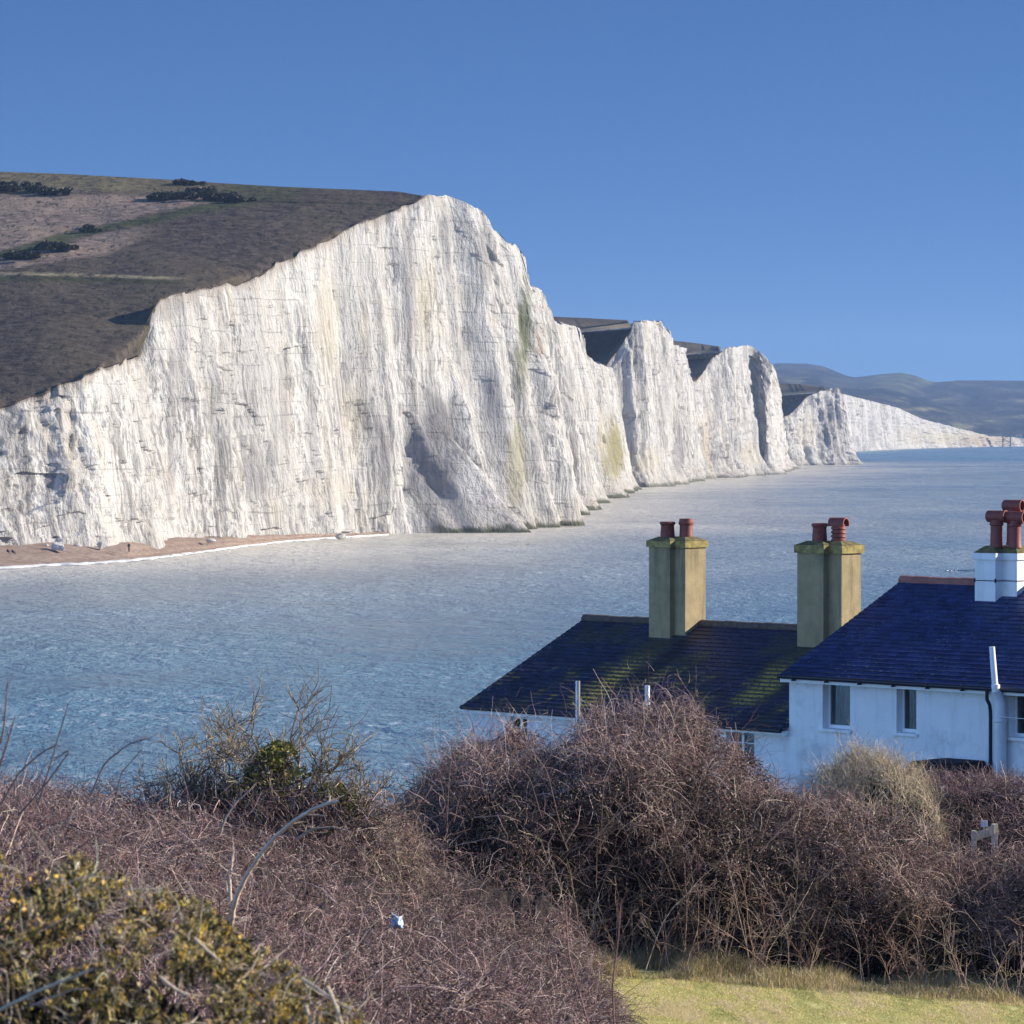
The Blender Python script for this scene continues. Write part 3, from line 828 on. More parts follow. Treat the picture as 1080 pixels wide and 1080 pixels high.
# ------------------------------------------------------------------ the coastguard cottages
M_WALL = None
def mat_wall():
    t = NT('white_limewash')
    p = t.pos(obj=True)
    n = t.noise(p, 1.3, 6, 0.65); n2 = t.noise(t.pos((3.5, 3.5, 0.35), obj=True), 1.0, 4, 0.6); n3 = t.noise(p, 0.55, 4, 0.6)
    c = t.mix(t.ramp(n, [(0.35, 0), (0.7, 1)]), (0.86, 0.86, 0.85), (0.77, 0.78, 0.78))
    c = t.mix(t.math('MULTIPLY', t.ramp(n2, [(0.52, 0), (0.72, 1)]), 0.35), c, (0.42, 0.43, 0.40))
    c = t.mix(t.math('MULTIPLY', t.ramp(n3, [(0.52, 0), (0.62, 1)]), t.ramp(n, [(0.44, 0), (0.58, 0.62)])), c, (0.36, 0.37, 0.36))
    return t.done(c, 0.9, t.bump(t.noise(p, 18, 4, 0.7), 0.5, 0.02), 0.2)

def mat_slate(name, moss):
    t = NT(name)
    uv = t.node('ShaderNodeUVMap')
    br = t.node('ShaderNodeTexBrick'); t.l(uv.outputs[0], br.inputs['Vector'])
    br.offset = 0.5; br.inputs['Scale'].default_value = 1.0
    br.inputs['Brick Width'].default_value = 0.27; br.inputs['Row Height'].default_value = 0.20
    br.inputs['Mortar Size'].default_value = 0.006; br.inputs['Mortar Smooth'].default_value = 0.2; br.inputs['Bias'].default_value = 0.0
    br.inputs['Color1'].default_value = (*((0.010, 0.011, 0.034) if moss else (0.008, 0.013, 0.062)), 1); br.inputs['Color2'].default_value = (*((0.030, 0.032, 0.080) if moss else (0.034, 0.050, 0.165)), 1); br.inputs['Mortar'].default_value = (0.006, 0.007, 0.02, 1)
    p = t.pos(obj=True)
    n = t.noise(p, 2.2, 5, 0.65); n2 = t.noise(p, 14, 4, 0.7); n3 = t.noise(p, 0.7, 3, 0.5)
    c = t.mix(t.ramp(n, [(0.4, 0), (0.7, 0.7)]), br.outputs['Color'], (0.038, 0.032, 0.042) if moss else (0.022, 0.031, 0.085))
    c = t.mix(t.math('MULTIPLY', t.ramp(n2, [(0.59, 0), (0.66, 1)]), t.ramp(n3, [(0.4, 0.2), (0.6, 0.9)])), c, (0.26, 0.26, 0.31))
    if moss:
        a = t.attr('Moss')
        sp = t.node('ShaderNodeSeparateColor'); t.l(a.outputs['Color'], sp.inputs[0])
        f = t.math('MULTIPLY', sp.outputs[0], t.ramp(n2, [(0.36, 0), (0.56, 1)]))
        # moss grows thickest along the lower edge of each course
        su = t.node('ShaderNodeSeparateXYZ'); t.l(uv.outputs[0], su.inputs[0])
        row = t.math('FRACT', t.math('DIVIDE', su.outputs['Y'], 0.20))
        f2 = t.math('MULTIPLY', sp.outputs[1], t.math('MULTIPLY', t.ramp(row, [(0.0, 1), (0.40, 1), (0.55, 0.05)]), t.ramp(n2, [(0.40, 0), (0.52, 1)])))
        c = t.mix(t.math('MULTIPLY', f, 0.85), c, (0.075, 0.068, 0.022))
        c = t.mix(f2, c, (0.46, 0.34, 0.07))
        c = t.mix(sp.outputs[2], c, (0.012, 0.012, 0.02))
    return t.done(c, 0.55, t.bump(t.noise(p, 30, 3), 0.4, 0.01), 0.35)

M_WALL = mat_wall()
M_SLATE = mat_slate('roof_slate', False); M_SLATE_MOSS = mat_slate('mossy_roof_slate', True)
M_RIDGE = simple('red_ridge_tile', (0.30, 0.13, 0.10), 0.8, 0.3, 6)
M_RIDGE_D = simple('dark_ridge_tile', (0.10, 0.075, 0.06), 0.85, 0.4, 6)
def mat_render():
    t = NT('buff_render'); p = t.pos(obj=True)
    n = t.noise(p, 3.0, 5, 0.65); n2 = t.noise(t.pos((5, 5, 0.5), obj=True), 1.0, 4, 0.6); n3 = t.noise(p, 22, 3, 0.6)
    c = t.mix(t.ramp(n, [(0.35, 0), (0.68, 1)]), (0.37, 0.295, 0.17), (0.27, 0.215, 0.125))
    c = t.mix(t.math('MULTIPLY', t.ramp(n2, [(0.50, 0), (0.66, 1)]), 0.55), c, (0.13, 0.115, 0.075))
    c = t.mix(t.ramp(n3, [(0.62, 0), (0.7, 0.5)]), c, (0.44, 0.36, 0.14))
    return t.done(c, 0.92, t.bump(n3, 0.5, 0.015), 0.15)
M_RENDER = mat_render()
M_CAP = simple('lichened_cap', (0.28, 0.225, 0.085), 0.95, 0.55, 7, bump=0.02)
M_CAPD = simple('mossy_mortar', (0.14, 0.12, 0.05), 0.95, 0.5, 7, bump=0.02)
M_POT = simple('terracotta', (0.22, 0.055, 0.042), 0.55, 0.25, 9, spec=0.4)
M_SOOT = simple('soot', (0.010, 0.009, 0.010), 0.95, 0.2, 9)
M_FRAME = simple('white_gloss', (0.80, 0.81, 0.82), 0.4, 0.05, 4)
M_GUTTER = simple('black_gutter', (0.012, 0.013, 0.025), 0.4, 0.2, 5)
M_PIPE = simple('grey_white_pipe', (0.66, 0.68, 0.70), 0.4, 0.08, 5)
M_STEEL = simple('galvanised', (0.42, 0.44, 0.47), 0.35, 0.12, 7, metal=0.6)
M_CURT = simple('brown_curtain', (0.20, 0.14, 0.10), 0.9, 0.2, 5)
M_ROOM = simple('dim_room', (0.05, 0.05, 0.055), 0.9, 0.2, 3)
M_FELT = simple('black_felt', (0.012, 0.012, 0.016), 0.9, 0.3, 7)
M_LEAD = simple('lead_flashing', (0.12, 0.13, 0.16), 0.6, 0.2, 7)
def mat_glass():
    t = NT('window_glass')
    gl = t.node('ShaderNodeBsdfGlossy'); gl.inputs['Roughness'].default_value = 0.03
    tr = t.node('ShaderNodeBsdfTransparent'); tr.inputs['Color'].default_value = (0.80, 0.83, 0.85, 1)
    fr = t.node('ShaderNodeFresnel'); fr.inputs['IOR'].default_value = 1.5
    mx = t.node('ShaderNodeMixShader')
    t.l(fr.outputs[0], mx.inputs[0]); t.l(tr.outputs[0], mx.inputs[1]); t.l(gl.outputs[0], mx.inputs[2])
    t.l(mx.outputs[0], t.out.inputs['Surface'])
    return t.m
M_GLASS = mat_glass()

TH = math.radians(45)
cT, sT = math.cos(TH), math.sin(TH)
RW = Matrix.Rotation(-TH, 4, 'Z')
D0 = 95.0
PITCHR = math.atan(0.0225 / 0.0482)
HALF = 0.0482 * D0              # eave edge to ridge, in plan
RISE = 0.0225 * D0
e0 = at(822, 712, D0)
# local frame: x along the front towards the camera's right, y towards the back
ORI = np.array([e0[0] - (-0.12 * cT + -0.22 * sT), e0[1] - (0.12 * sT - 0.22 * cT), 0.0])


def w2(x, y):
    return ORI[0] + x * cT + y * sT, ORI[1] - x * sT + y * cT


def lx(px, y):
    """local x of the point in the plane local-y = y that shows in photo column px"""
    k = (px - 540.0) / F
    # ORI.x + x c + y s = k (ORI.y - x s + y c)
    return (k * (ORI[1] + y * cT) - ORI[0] - y * sT) / (cT + k * sT)


def lz(py, x, y):
    d = w2(x, y)[1]
    return at(540, py, d)[2]


ZE_R = e0[2]                                             # eave edge height, taller cottage
ZE_L = lz(768, lx(822, -0.22), -0.22)
ZG = 13.2


def wall_mesh(x0, x1, z0, z1, holes, depth=0.26):
    """front face in plane y=0 with recessed openings"""
    b = MB()
    xs = sorted({x0, x1, *[h[0] for h in holes], *[h[1] for h in holes]})
    zs = sorted({z0, z1, *[h[2] for h in holes], *[h[3] for h in holes]})
    for i in range(len(xs) - 1):
        for j in range(len(zs) - 1):
            cx, cz = (xs[i] + xs[i + 1]) / 2, (zs[j] + zs[j + 1]) / 2
            if any(h[0] < cx < h[1] and h[2] < cz < h[3] for h in holes): continue
            b.poly([(xs[i], 0, zs[j]), (xs[i + 1], 0, zs[j]), (xs[i + 1], 0, zs[j + 1]), (xs[i], 0, zs[j + 1])])
    for (a, c, d, e) in holes:
        b.poly([(a, 0, d), (a, depth, d), (a, depth, e), (a, 0, e)])
        b.poly([(c, 0, d), (c, 0, e), (c, depth, e), (c, depth, d)])
        b.poly([(a, 0, d), (c, 0, d), (c, depth, d), (a, depth, d)])
        b.poly([(a, 0, e), (a, depth, e), (c, depth, e), (c, 0, e)])
    return b


def cottage_wall(root, x0, x1, z0, zt, holes, yb, yr, zr):
    b = wall_mesh(x0, x1, z0, zt, holes)
    # back and gables
    b.poly([(x1, yb, z0), (x0, yb, z0), (x0, yb, zt), (x1, yb, zt)])
    for x, fl in ((x0, 1), (x1, 0)):
        p = [(x, 0, z0), (x, 0, zt), (x, yr, zr), (x, yb, zt), (x, yb, z0)]
        b.poly(p if not fl else p[::-1])
    bmesh.ops.remove_doubles(b.bm, verts=b.bm.verts, dist=1e-4)
    return b.build('wall', M_WALL, root)


def slate_roof(root, x0, x1, ye, ze, yr, zr, mat, moss=None, course=0.20):
    """both slopes in overlapping courses"""
    L = math.hypot(yr - ye, zr - ze)
    n = int(round(L / course))
    cs, sn = (yr - ye) / L, (zr - ze) / L
    lift = 0.022
    nxs = max(2, int((x1 - x0) / 0.27))
    xs = np.linspace(x0, x1, nxs * 2 + 1)
    V, Fq, UV, MO = [], [], [], []
    def slope(sign):
        for i in range(n):
            d0, d1 = i * L / n, (i + 1) * L / n + 0.02
            if i == n - 1: d1 = L
            jit = 0.006 * np.repeat(rng.random(nxs + 1) - 0.5, 2)[:len(xs)]
            rows = []
            for d, up in ((d0, -0.004), (d0, lift), (d1, 0.002)):
                yy = d * cs - up * sn; zz = d * sn + up * cs
                dj = jit if up >= lift - 1e-6 or up < 0 else 0
                ys = (ye + yy + dj * cs) if sign > 0 else (2 * yr - ye - yy - dj * cs)
                zs = ze + zz + np.zeros(len(xs)) + (jit * 0.6 if up == lift else 0)
                base = len(V)
                for k in range(len(xs)):
                    V.append((xs[k], float(ys[k] if hasattr(ys, '__len__') else ys), float(zs[k])))
                    UV.append((xs[k], (d if up != lift else d + 0.0001)))
                    MO.append((xs[k], d / L, sign))
                rows.append(base)
            for a, c in ((rows[0], rows[1]), (rows[1], rows[2])):
                for k in range(len(xs) - 1):
                    q = (a + k, a + k + 1, c + k + 1, c + k)
                    Fq.append(q if sign > 0 else q[::-1])
    slope(1); slope(-1)
    # verge and eave thickness
    base = len(V)
    t = 0.07
    for x in (x0, x1):
        for (y, z) in ((ye, ze), (yr, zr), (2 * yr - ye, ze)):
            for dz in (0.0, -t):
                V.append((x, y, z + dz)); UV.append((x, y)); MO.append((x, 0.5, -1))
    B = lambda a, p, d: base + a * 6 + p * 2 + d
    for a in (0, 1):
        for p in (0, 1): Fq.append((B(a, p, 0), B(a, p + 1, 0), B(a, p + 1, 1), B(a, p, 1)))
    for p in (0, 1): Fq.append((B(0, p, 1), B(0, p + 1, 1), B(1, p + 1, 1), B(1, p, 1)))
    for p in (0, 2): Fq.append((B(0, p, 0), B(0, p, 1), B(1, p, 1), B(1, p, 0)))
    me = np_mesh('roof', np.array(V), np.array(Fq), False)
    uvl = me.uv_layers.new(name='UVMap')
    li = np.empty(len(me.loops), np.int32); me.loops.foreach_get('vertex_index', li)
    uvl.data.foreach_set('uv', np.array(UV, np.float32)[li].ravel())
    if moss is not None:
        c = moss(np.array(MO))
        a = me.color_attributes.new('Moss', 'FLOAT_COLOR', 'POINT')
        a.data.foreach_set('color', np.concatenate([c, np.ones((len(c), 1))], 1).astype(np.float32).ravel())
    return link('roof', me, mat, root)


def ridge(root, roof, x0, x1, yr, zr, mat, n):
    """half-round ridge tiles"""
    b = MB()
    w = (x1 - x0) / n
    for i in range(n):
        a0 = x0 + i * w + 0.004; a1 = x0 + (i + 1) * w - 0.004
        dz = rng.uniform(-0.008, 0.008)
        ring = lambda x, r: [(x, yr + r * 1.15 * math.cos(q), zr - 0.05 + dz + r * math.sin(q)) for q in np.linspace(-0.35, math.pi + 0.35, 9)]
        b.loft([ring(a0, 0.135), ring(a1, 0.125)])
    return b.build('ridge', mat, roof)


def window(root, x0, x1, z0, z1, y, split=None, cross=None, curtain=True, sill=True, name='window'):
    """a frame standing in the back of its opening, pane and sill as sub-parts"""
    b = MB(); f = 0.055; d = 0.07
    b.box((x0, y, z0), (x0 + f, y + d, z1)); b.box((x1 - f, y, z0), (x1, y + d, z1))
    b.box((x0 + f, y, z1 - f), (x1 - f, y + d, z1)); b.box((x0 + f, y, z0), (x1 - f, y + d, z0 + f * 1.5))
    for sp in (split or []):
        xm = x0 + (x1 - x0) * sp
        b.box((xm - 0.035, y + 0.003, z0 + f * 1.5), (xm + 0.035, y + d - 0.003, z1 - f))
    for (cx, zz) in (cross or []):
        b.box((x0 + f, y + 0.012, z0 + (z1 - z0) * zz - 0.012), (x1 - f, y + d - 0.02, z0 + (z1 - z0) * zz + 0.012))
    w = b.build('window', M_FRAME, root)
    g = MB(); g.box((x0 + f - 0.004, y + 0.035, z0 + f), (x1 - f + 0.004, y + 0.041, z1 - f + 0.004)); g.build('pane', M_GLASS, w)
    if sill:
        s_ = MB(); s_.box((x0 - 0.10, -0.07, z0 - 0.075), (x1 + 0.07, y + 0.02, z0 - 0.004), 0.008); s_.build('sill', M_WALL, w)
    if curtain:
        c = MB(); xm = x0 + (x1 - x0) * 0.42
        pts = np.linspace(xm, x1 - f, 14)
        for i in range(13):
            o0, o1 = 0.02 * (i % 2), 0.02 * ((i + 1) % 2)
            c.poly([(pts[i], y + 0.16 + o0, z0), (pts[i + 1], y + 0.16 + o1, z0), (pts[i + 1], y + 0.16 + o1, z1), (pts[i], y + 0.16 + o0, z1)])
        c.build('curtain', M_CURT, w)
    # the dim room behind
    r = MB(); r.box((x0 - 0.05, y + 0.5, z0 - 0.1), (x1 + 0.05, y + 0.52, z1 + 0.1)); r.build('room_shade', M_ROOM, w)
    return w


# pots -------------------------------------------------------------
def pot_plain(parent, c, r, h, slanted=False):
    b = MB()
    b.lathe(c, [(r * 0.96, 0), (r * 1.0, h * 0.12), (r * 0.97, h * 0.16), (r * 0.94, h * 0.66), (r * 1.10, h * 0.70), (r * 1.12, h * 0.80), (r * 1.02, h * 0.84), (r * 0.98, h), (r * 0.72, h), (r * 0.70, h * 0.6)], 22, cap1=True)
    p = b.build('pot', M_POT, parent, True)
    m = MB(); m.lathe((c[0], c[1], c[2] + h * 0.62), [(r * 0.69, 0), (r * 0.69, 0.01)], 16); m.build('flue', M_SOOT, p)
    return p


def pot_crown(parent, c, r, h):
    b = MB()
    b.lathe(c, [(r * 0.98, 0), (r, h * 0.1), (r * 0.9, h * 0.75), (r * 0.95, h * 0.8), (r * 1.08, h * 0.86), (r * 1.08, h * 0.93), (r * 0.95, h), (r * 0.72, h), (r * 0.7, h * 0.6)], 22)
    p = b.build('pot', M_POT, parent, True)
    m = MB(); m.lathe((c[0], c[1], c[2] + h * 0.61), [(r * 0.68, 0), (r * 0.68, 0.01)], 16); m.build('flue', M_SOOT, p)
    return p


def pot_louvre(parent, c, r, h):
    """ringed pot with an arched hood"""
    b = MB()
    hs = h * 0.66
    prof = [(r, 0)]
    for i in range(4):
        z0 = hs * (0.05 + i * 0.23)
        prof += [(r * 1.04, z0), (r * 1.0, z0 + hs * 0.10), (r * 0.86, z0 + hs * 0.12), (r * 0.86, z0 + hs * 0.18)]
    prof += [(r * 0.9, hs), (r * 0.7, hs * 1.02)]
    b.lathe(c, prof, 22)
    p = b.build('pot', M_POT, parent, True)
    hd = MB()
    L, R_ = r * 2.3, r * 1.0
    base = Vector(c) + Vector((0, 0, hs * 1.0))
    ax = Vector((0.97, 0.24, 0)); sd = Vector((-0.24, 0.97, 0))
    def ring(tt, rr, k=0):
        return [tuple(base + ax * tt + sd * rr * math.cos(q) + Vector((0, 0, rr * 0.92 * math.sin(q)))) for q in np.linspace(-0.3, math.pi + 0.3, 13)]
    R1 = [ring(-L / 2, R_), ring(L / 2, R_)]; R2 = [ring(L / 2, R_ * 0.82), ring(-L / 2, R_ * 0.82)]
    hd.loft(R1 + R2 + [R1[0]], False, False, closed=False)
    hd.build('hood', M_POT, p, True)
    return p


def pot_tall_hood(parent, c, r, h, L=0.50, ang=12):
    """tapering shaft, collar, and a drum lying across the top with an open dark end"""
    b = MB()
    b.lathe(c, [(r * 1.08, 0), (r * 1.04, h * 0.06), (r * 0.98, h * 0.1), (r * 0.92, h * 0.78), (r * 1.1, h * 0.82), (r * 1.1, h * 0.88), (r * 0.96, h * 0.92), (r * 0.9, h)], 24)
    p = b.build('pot', M_POT, parent, True)
    ax = Vector((math.cos(math.radians(ang)), math.sin(math.radians(ang)), 0))
    ctr = Vector(c) + Vector((0, 0, h + r * 0.55))
    q = MB(); rr = r * 0.92
    q.lathe(tuple(ctr - ax * L / 2), [(rr * 0.8, 0), (rr, 0.03), (rr, L - 0.05), (rr * 1.08, L - 0.04), (rr * 1.08, L), (rr * 0.86, L), (rr * 0.84, L - 0.13)], 22, axis=ax)
    hd = q.build('hood', M_POT, p, True)
    m = MB(); m.lathe(tuple(ctr + ax * (L / 2 - 0.125)), [(rr * 0.83, 0), (rr * 0.83, 0.01)], 18, axis=ax); m.build('flue', M_SOOT, hd)
    return p


def chimney(root, x, y, w1, d1, stepx, stepy, dr, z0, z1, mat, capmat, cap_h=0.17, over=0.05, flaunch=0.10, flmat=None):
    """a stepped double stack: front block w1 wide, second block set back by stepy and standing out by stepx"""
    def foot(o):
        return [(x - o, y - o), (x + w1 + o, y - o), (x + w1 + o, y + stepy - o), (x + w1 + stepx + o, y + stepy - o), (x + w1 + stepx + o, y + stepy + dr + o), (x - o, y + stepy + dr + o)]
    b = MB(); b.loft([[(*p, z0) for p in foot(0)], [(*p, z1) for p in foot(0)]])
    st = b.build('chimney', mat, root)
    c = MB(); c.loft([[(*p, z1 + 0.002) for p in foot(over)], [(*p, z1 + cap_h) for p in foot(over)]]); c.build('cap', capmat, st)
    f = MB(); f.loft([[(*p, z1 + cap_h + 0.003) for p in foot(over - 0.015)], [(*p, z1 + cap_h + flaunch) for p in foot(-0.17)]]); f.build('mortar_slope', flmat or M_CAPD, st)
    # lead at the foot
    return st


# ---- the lower cottage (mossy roof)
XL0 = lx(487, -0.22) + 0.12
hL = dict(holes=[])
def hole(px0, px1, py0, py1):
    xa, xb = lx(px0, 0), lx(px1, 0)
    xm = (xa + xb) / 2
    return (xa, xb, lz(py1, xm, 0), lz(py0, xm, 0))
zwL = ZE_L + 0.07; zrL = ZE_L + RISE * 0.985
zwR = ZE_R + 0.07; zrR = ZE_R + RISE
holesL = [hole(766, 796, 769, 812), hole(538, 556, 756, 790)]
low = empty('cottage', (ORI[0], ORI[1], 0), -TH)
tag(low, 'lower white cottage with mossy slate roof and two buff chimneys', 'cottage')
cottage_wall(low, XL0, -0.004, ZG, zwL, holesL, 2 * (HALF - 0.22), HALF - 0.22, zrL - 0.06)


def moss(M):
    x, v, sg = M[:, 0], M[:, 1], M[:, 2]
    n = fbm(x / 0.9, v * 5, 61, 4); n2 = fbm(x / 0.35, v * 12, 67, 3)
    out = np.zeros((len(M), 3))
    for (xa, xb, v0, v1, s_) in ((c1x + 0.0, c1x + 1.15, 0.02, 0.82, 1.0), (c2x - 0.1, c2x + 0.95, 0.15, 0.86, 1.0)):
        cx = (xa + xb) / 2; hw = (xb - xa) / 2
        e = np.abs(x - cx - 0.35 * (0.8 - v)) / hw + 0.55 * n
        g = sstep(1.5, 0.6, e) * sstep(v0, v0 + 0.1, v) * sstep(v1 + 0.06, v1 - 0.05, v)
        out[:, 0] = np.maximum(out[:, 0], g)
        lowp = sstep(0.72, 0.45, v)
        out[:, 1] = np.maximum(out[:, 1], sstep(1.0, 0.3, e + 0.25 * n2) * lowp * sstep(v0, v0 + 0.08, v) * s_)
    out[:, 0] = np.maximum(out[:, 0], 0.75 * sstep(0.0, 0.4, n + 0.3 * n2))
    out[:, 1] = np.maximum(out[:, 1], 0.55 * sstep(0.28, 0.5, n2 + 0.4 * n) * sstep(0.8, 0.4, v))
    for (xa, xb) in ((c1x + 1.1, c1x + 1.9), (c2x + 0.95, c2x + 1.6)):       # dark run below each stack
        out[:, 2] = np.maximum(out[:, 2], 0.75 * sstep(0.0, 0.3, (x - xa) * 1.0 + 0.2 * n) * sstep(0.0, 0.3, xb - x + 0.2 * n) * sstep(0.15, 0.5, v))
    out *= (sg > 0)[:, None]
    return out


yc1 = 3.55
c1x = lx(684.5, yc1); c2y = 3.45; c2x = lx(841, c2y)
rfL = slate_roof(low, XL0 - 0.12, -0.006, -0.22, ZE_L, HALF - 0.22, zrL, M_SLATE_MOSS, moss)
ridge(low, rfL, XL0 - 0.12, -0.01, HALF - 0.22, zrL + 0.03, M_RIDGE_D, 24)
z1a = lz(577, c1x, yc1)
ch1 = chimney(low, c1x, yc1, 0.74, 0.9, 0.38, 0.17, 0.78, zrL - 1.0, z1a, M_RENDER, M_CAP)
ch1['label'] = 'buff chimney with two plain red pots'
pot_crown(ch1, (c1x + 0.36, yc1 + 0.32, z1a + 0.24), 0.19, 0.42)
pot_plain(ch1, (c1x + 0.74, yc1 + 0.62, z1a + 0.24), 0.18, 0.50)
z1b = lz(583, c2x, c2y)
ch2 = chimney(low, c2x, c2y, 0.86, 0.9, 0.42, 0.20, 0.74, zrL - 1.2, z1b, M_RENDER, M_CAP, cap_h=0.20, over=0.06)
ch2['label'] = 'buff chimney with a ringed and hooded red pot'
pot_crown(ch2, (c2x + 0.44, c2y + 0.34, z1b + 0.28), 0.19, 0.46)
pot_louvre(ch2, (c2x + 0.84, c2y + 0.60, z1b + 0.28), 0.185, 0.66)
for h, sp in zip(holesL, ([0.5], [0.5])):
    window(low, h[0], h[1], h[2], h[3], 0.10, split=sp, cross=[(0, 0.33), (0, 0.66)], curtain=False, sill=False)
g = MB(); g.tube([(XL0 - 0.1, -0.27, ZE_L - 0.03), (-0.05, -0.27, ZE_L - 0.06)], 0.055); g.build('gutter', M_GUTTER, low)
g = MB(); g.box((XL0 - 0.10, -0.205, ZE_L - 0.17), (-0.03, -0.17, ZE_L - 0.072)); g.build('fascia', M_FRAME, low)
g = MB(); g.box((-0.03, -0.20, ZE_L - 0.20), (-0.008, -0.005, ZE_L - 0.074)); g.build('eave_end', M_FRAME, low)
for pxp, y0, y1, m in ((610.5, 718, 800, M_STEEL), (684, 723, 800, M_FRAME)):
    xx = lx(pxp, -0.34); zt = lz(y0, xx, -0.34)
    g = MB(); g.tube([(xx, -0.38, ZG), (xx, -0.38, zt)], 0.062, 14); g.build('flue_pipe', m, low, True)

# ---- the taller cottage
tall = empty('cottage', (ORI[0], ORI[1], 0), -TH)
tag(tall, 'taller white cottage with plain blue slate roof and a white chimney', 'cottage')
XR1 = 15.0
holesR = [hole(868, 897, 720, 770), hole(946, 967, 723, 774), hole(1065, 1118, 730, 780)]
cottage_wall(tall, 0.0, XR1, ZG, zwR, holesR, 2 * (HALF - 0.22), HALF - 0.22, zrR - 0.06)
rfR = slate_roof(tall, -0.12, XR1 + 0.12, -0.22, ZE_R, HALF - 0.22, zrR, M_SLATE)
ridge(tall, rfR, -0.12, XR1 + 0.12, HALF - 0.22, zrR + 0.04, M_RIDGE, 32)
for i, h in enumerate(holesR):
    window(tall, h[0] + 0.006, h[1] - 0.006, h[2] + 0.02, h[3] - 0.006, 0.20, split=[0.5] if i == 2 else None, curtain=(i != 1))
g = MB(); g.tube([(-0.10, -0.27, ZE_R - 0.02), (XR1, -0.27, ZE_R - 0.05)], 0.058); g.build('gutter', M_GUTTER, tall)
g = MB(); g.box((-0.11, -0.205, ZE_R - 0.16), (XR1, -0.175, ZE_R - 0.072)); g.build('fascia', M_FRAME, tall)
g = MB()
for k in range(14):
    xx = 0.35 + k * 1.02
    b = MB(); b.box((xx, -0.335, ZE_R - 0.12), (xx + 0.035, -0.20, ZE_R + 0.02)); b.build('gutter_bracket', M_GUTTER, tall)
g.bm.free()
xd = lx(1044.5, -0.14); zd = ZE_R - 0.10
xg = lx(1041.5, -0.27)
g = MB(); g.tube([(xg, -0.27, zd + 0.02), (xg, -0.27, zd - 0.18), (xg + 0.04, -0.22, zd - 0.30), (xd, -0.12, zd - 0.42), (xd, -0.11, zd - 0.6), (xd, -0.11, ZG)], 0.042, 12)
g.build('downpipe', M_GUTTER, tall, True)
xs_ = lx(1052.5, -0.30)
zs0 = lz(733, xs_, -0.3); ztop = lz(682, xs_, -0.3)
xt = lx(1048.5, -0.42)
g = MB(); g.tube([(xs_, -0.20, ZG), (xs_, -0.20, zs0 - 0.35), (xs_, -0.20, zs0 - 0.22), (xs_ - 0.03, -0.24, zs0 - 0.05), (xt + 0.02, -0.36, zs0 + 0.12)], [0.15, 0.15, 0.15, 0.135, 0.10], 20)
for zz in (zs0 - 0.62, zs0 - 2.0):
    g.lathe((xs_, -0.20, zz), [(0.155, 0), (0.168, 0.01), (0.168, 0.05), (0.155, 0.06)], 20)
sp_ = g.build('soil_pipe', M_PIPE, tall, True)
g = MB(); g.tube([(xt + 0.02, -0.36, zs0 + 0.08), (xt, -0.38, zs0 + 0.3), (xt - 0.05, -0.42, ztop)], [0.085, 0.072, 0.066], 16)
g.lathe((xt + 0.015, -0.365, zs0 + 0.14), [(0.07, 0), (0.098, 0.01), (0.098, 0.10), (0.07, 0.11)], 16)
g.build('vent_stack', M_FRAME, sp_, True)

yc3 = 3.50
c3x = lx(1028.5, yc3)
z1c = lz(590, c3x, yc3)
ch3 = chimney(tall, c3x, yc3, 0.62, 0.9, 0.43, 0.28, 0.66, zrR - 1.1, z1c, M_WALL, M_WALL, cap_h=0.16, over=0.045, flaunch=0.17)
ch3['label'] = 'white painted chimney with hooded dark red pots'
zb = lz(612, c3x, yc3)
g = MB()
o = 0.006
pts = [(c3x - o, yc3 + 1.0), (c3x - o, yc3 - o), (c3x + 0.62 + o, yc3 - o), (c3x + 0.62 + o, yc3 + 0.28 - o), (c3x + 1.05 + o, yc3 + 0.28 - o), (c3x + 1.05 + o, yc3 + 0.94 + o)]
g.tube([(*p, zb) for p in pts], 0.012, 6)
for p in (pts[1], pts[2]): g.lathe((p[0], p[1], zb - 0.045), [(0.02, 0), (0.024, 0.01), (0.024, 0.09), (0.015, 0.1)], 8)
g.build('strap', M_GUTTER, ch3)
zp = z1c + 0.29
pot_tall_hood(ch3, (c3x + 0.40, yc3 + 0.32, zp), 0.155, 0.66)
pot_tall_hood(ch3, (c3x + 0.82, yc3 + 0.50, zp), 0.155, 0.64)
pot_tall_hood(ch3, (c3x + 0.52, yc3 + 0.80, zp + 0.05), 0.155, 0.86)
# television aerial boom on its bracket
za = lz(602, c3x, yc3)
ae = MB(); xa = lx(1000, yc3 + 0.2)
ae.tube([(c3x - 0.002, yc3 + 0.2, za + 0.02), (xa, yc3 + 0.2, za - 0.03)], 0.012, 8)
for k in range(7):
    xx = xa + 0.03 + k * 0.13
    ae.tube([(xx, yc3 + 0.2, za - 0.09), (xx, yc3 + 0.2, za + 0.05)], 0.005, 5)
    ae.tube([(xx, yc3 + 0.11, za - 0.025), (xx, yc3 + 0.29, za - 0.025)], 0.005, 5)
ae.tube([(xa, yc3 + 0.2, za - 0.03), (xa - 0.07, yc3 + 0.2, za - 0.03)], 0.02, 8)
ae.build('aerial', M_STEEL, tall)

# thin wire strung along the front
cb = MB()
xa, xb = lx(1058, -0.2), lx(1110, -0.2)
zc = lz(755.5, xa, -0.2)
cb.tube([(xa, -0.32, zc), ((xa + xb) / 2, -0.34, zc - 0.01), (xb, -0.32, zc + 0.0)], 0.008, 6)
cb.build('cable', M_PIPE, tall)

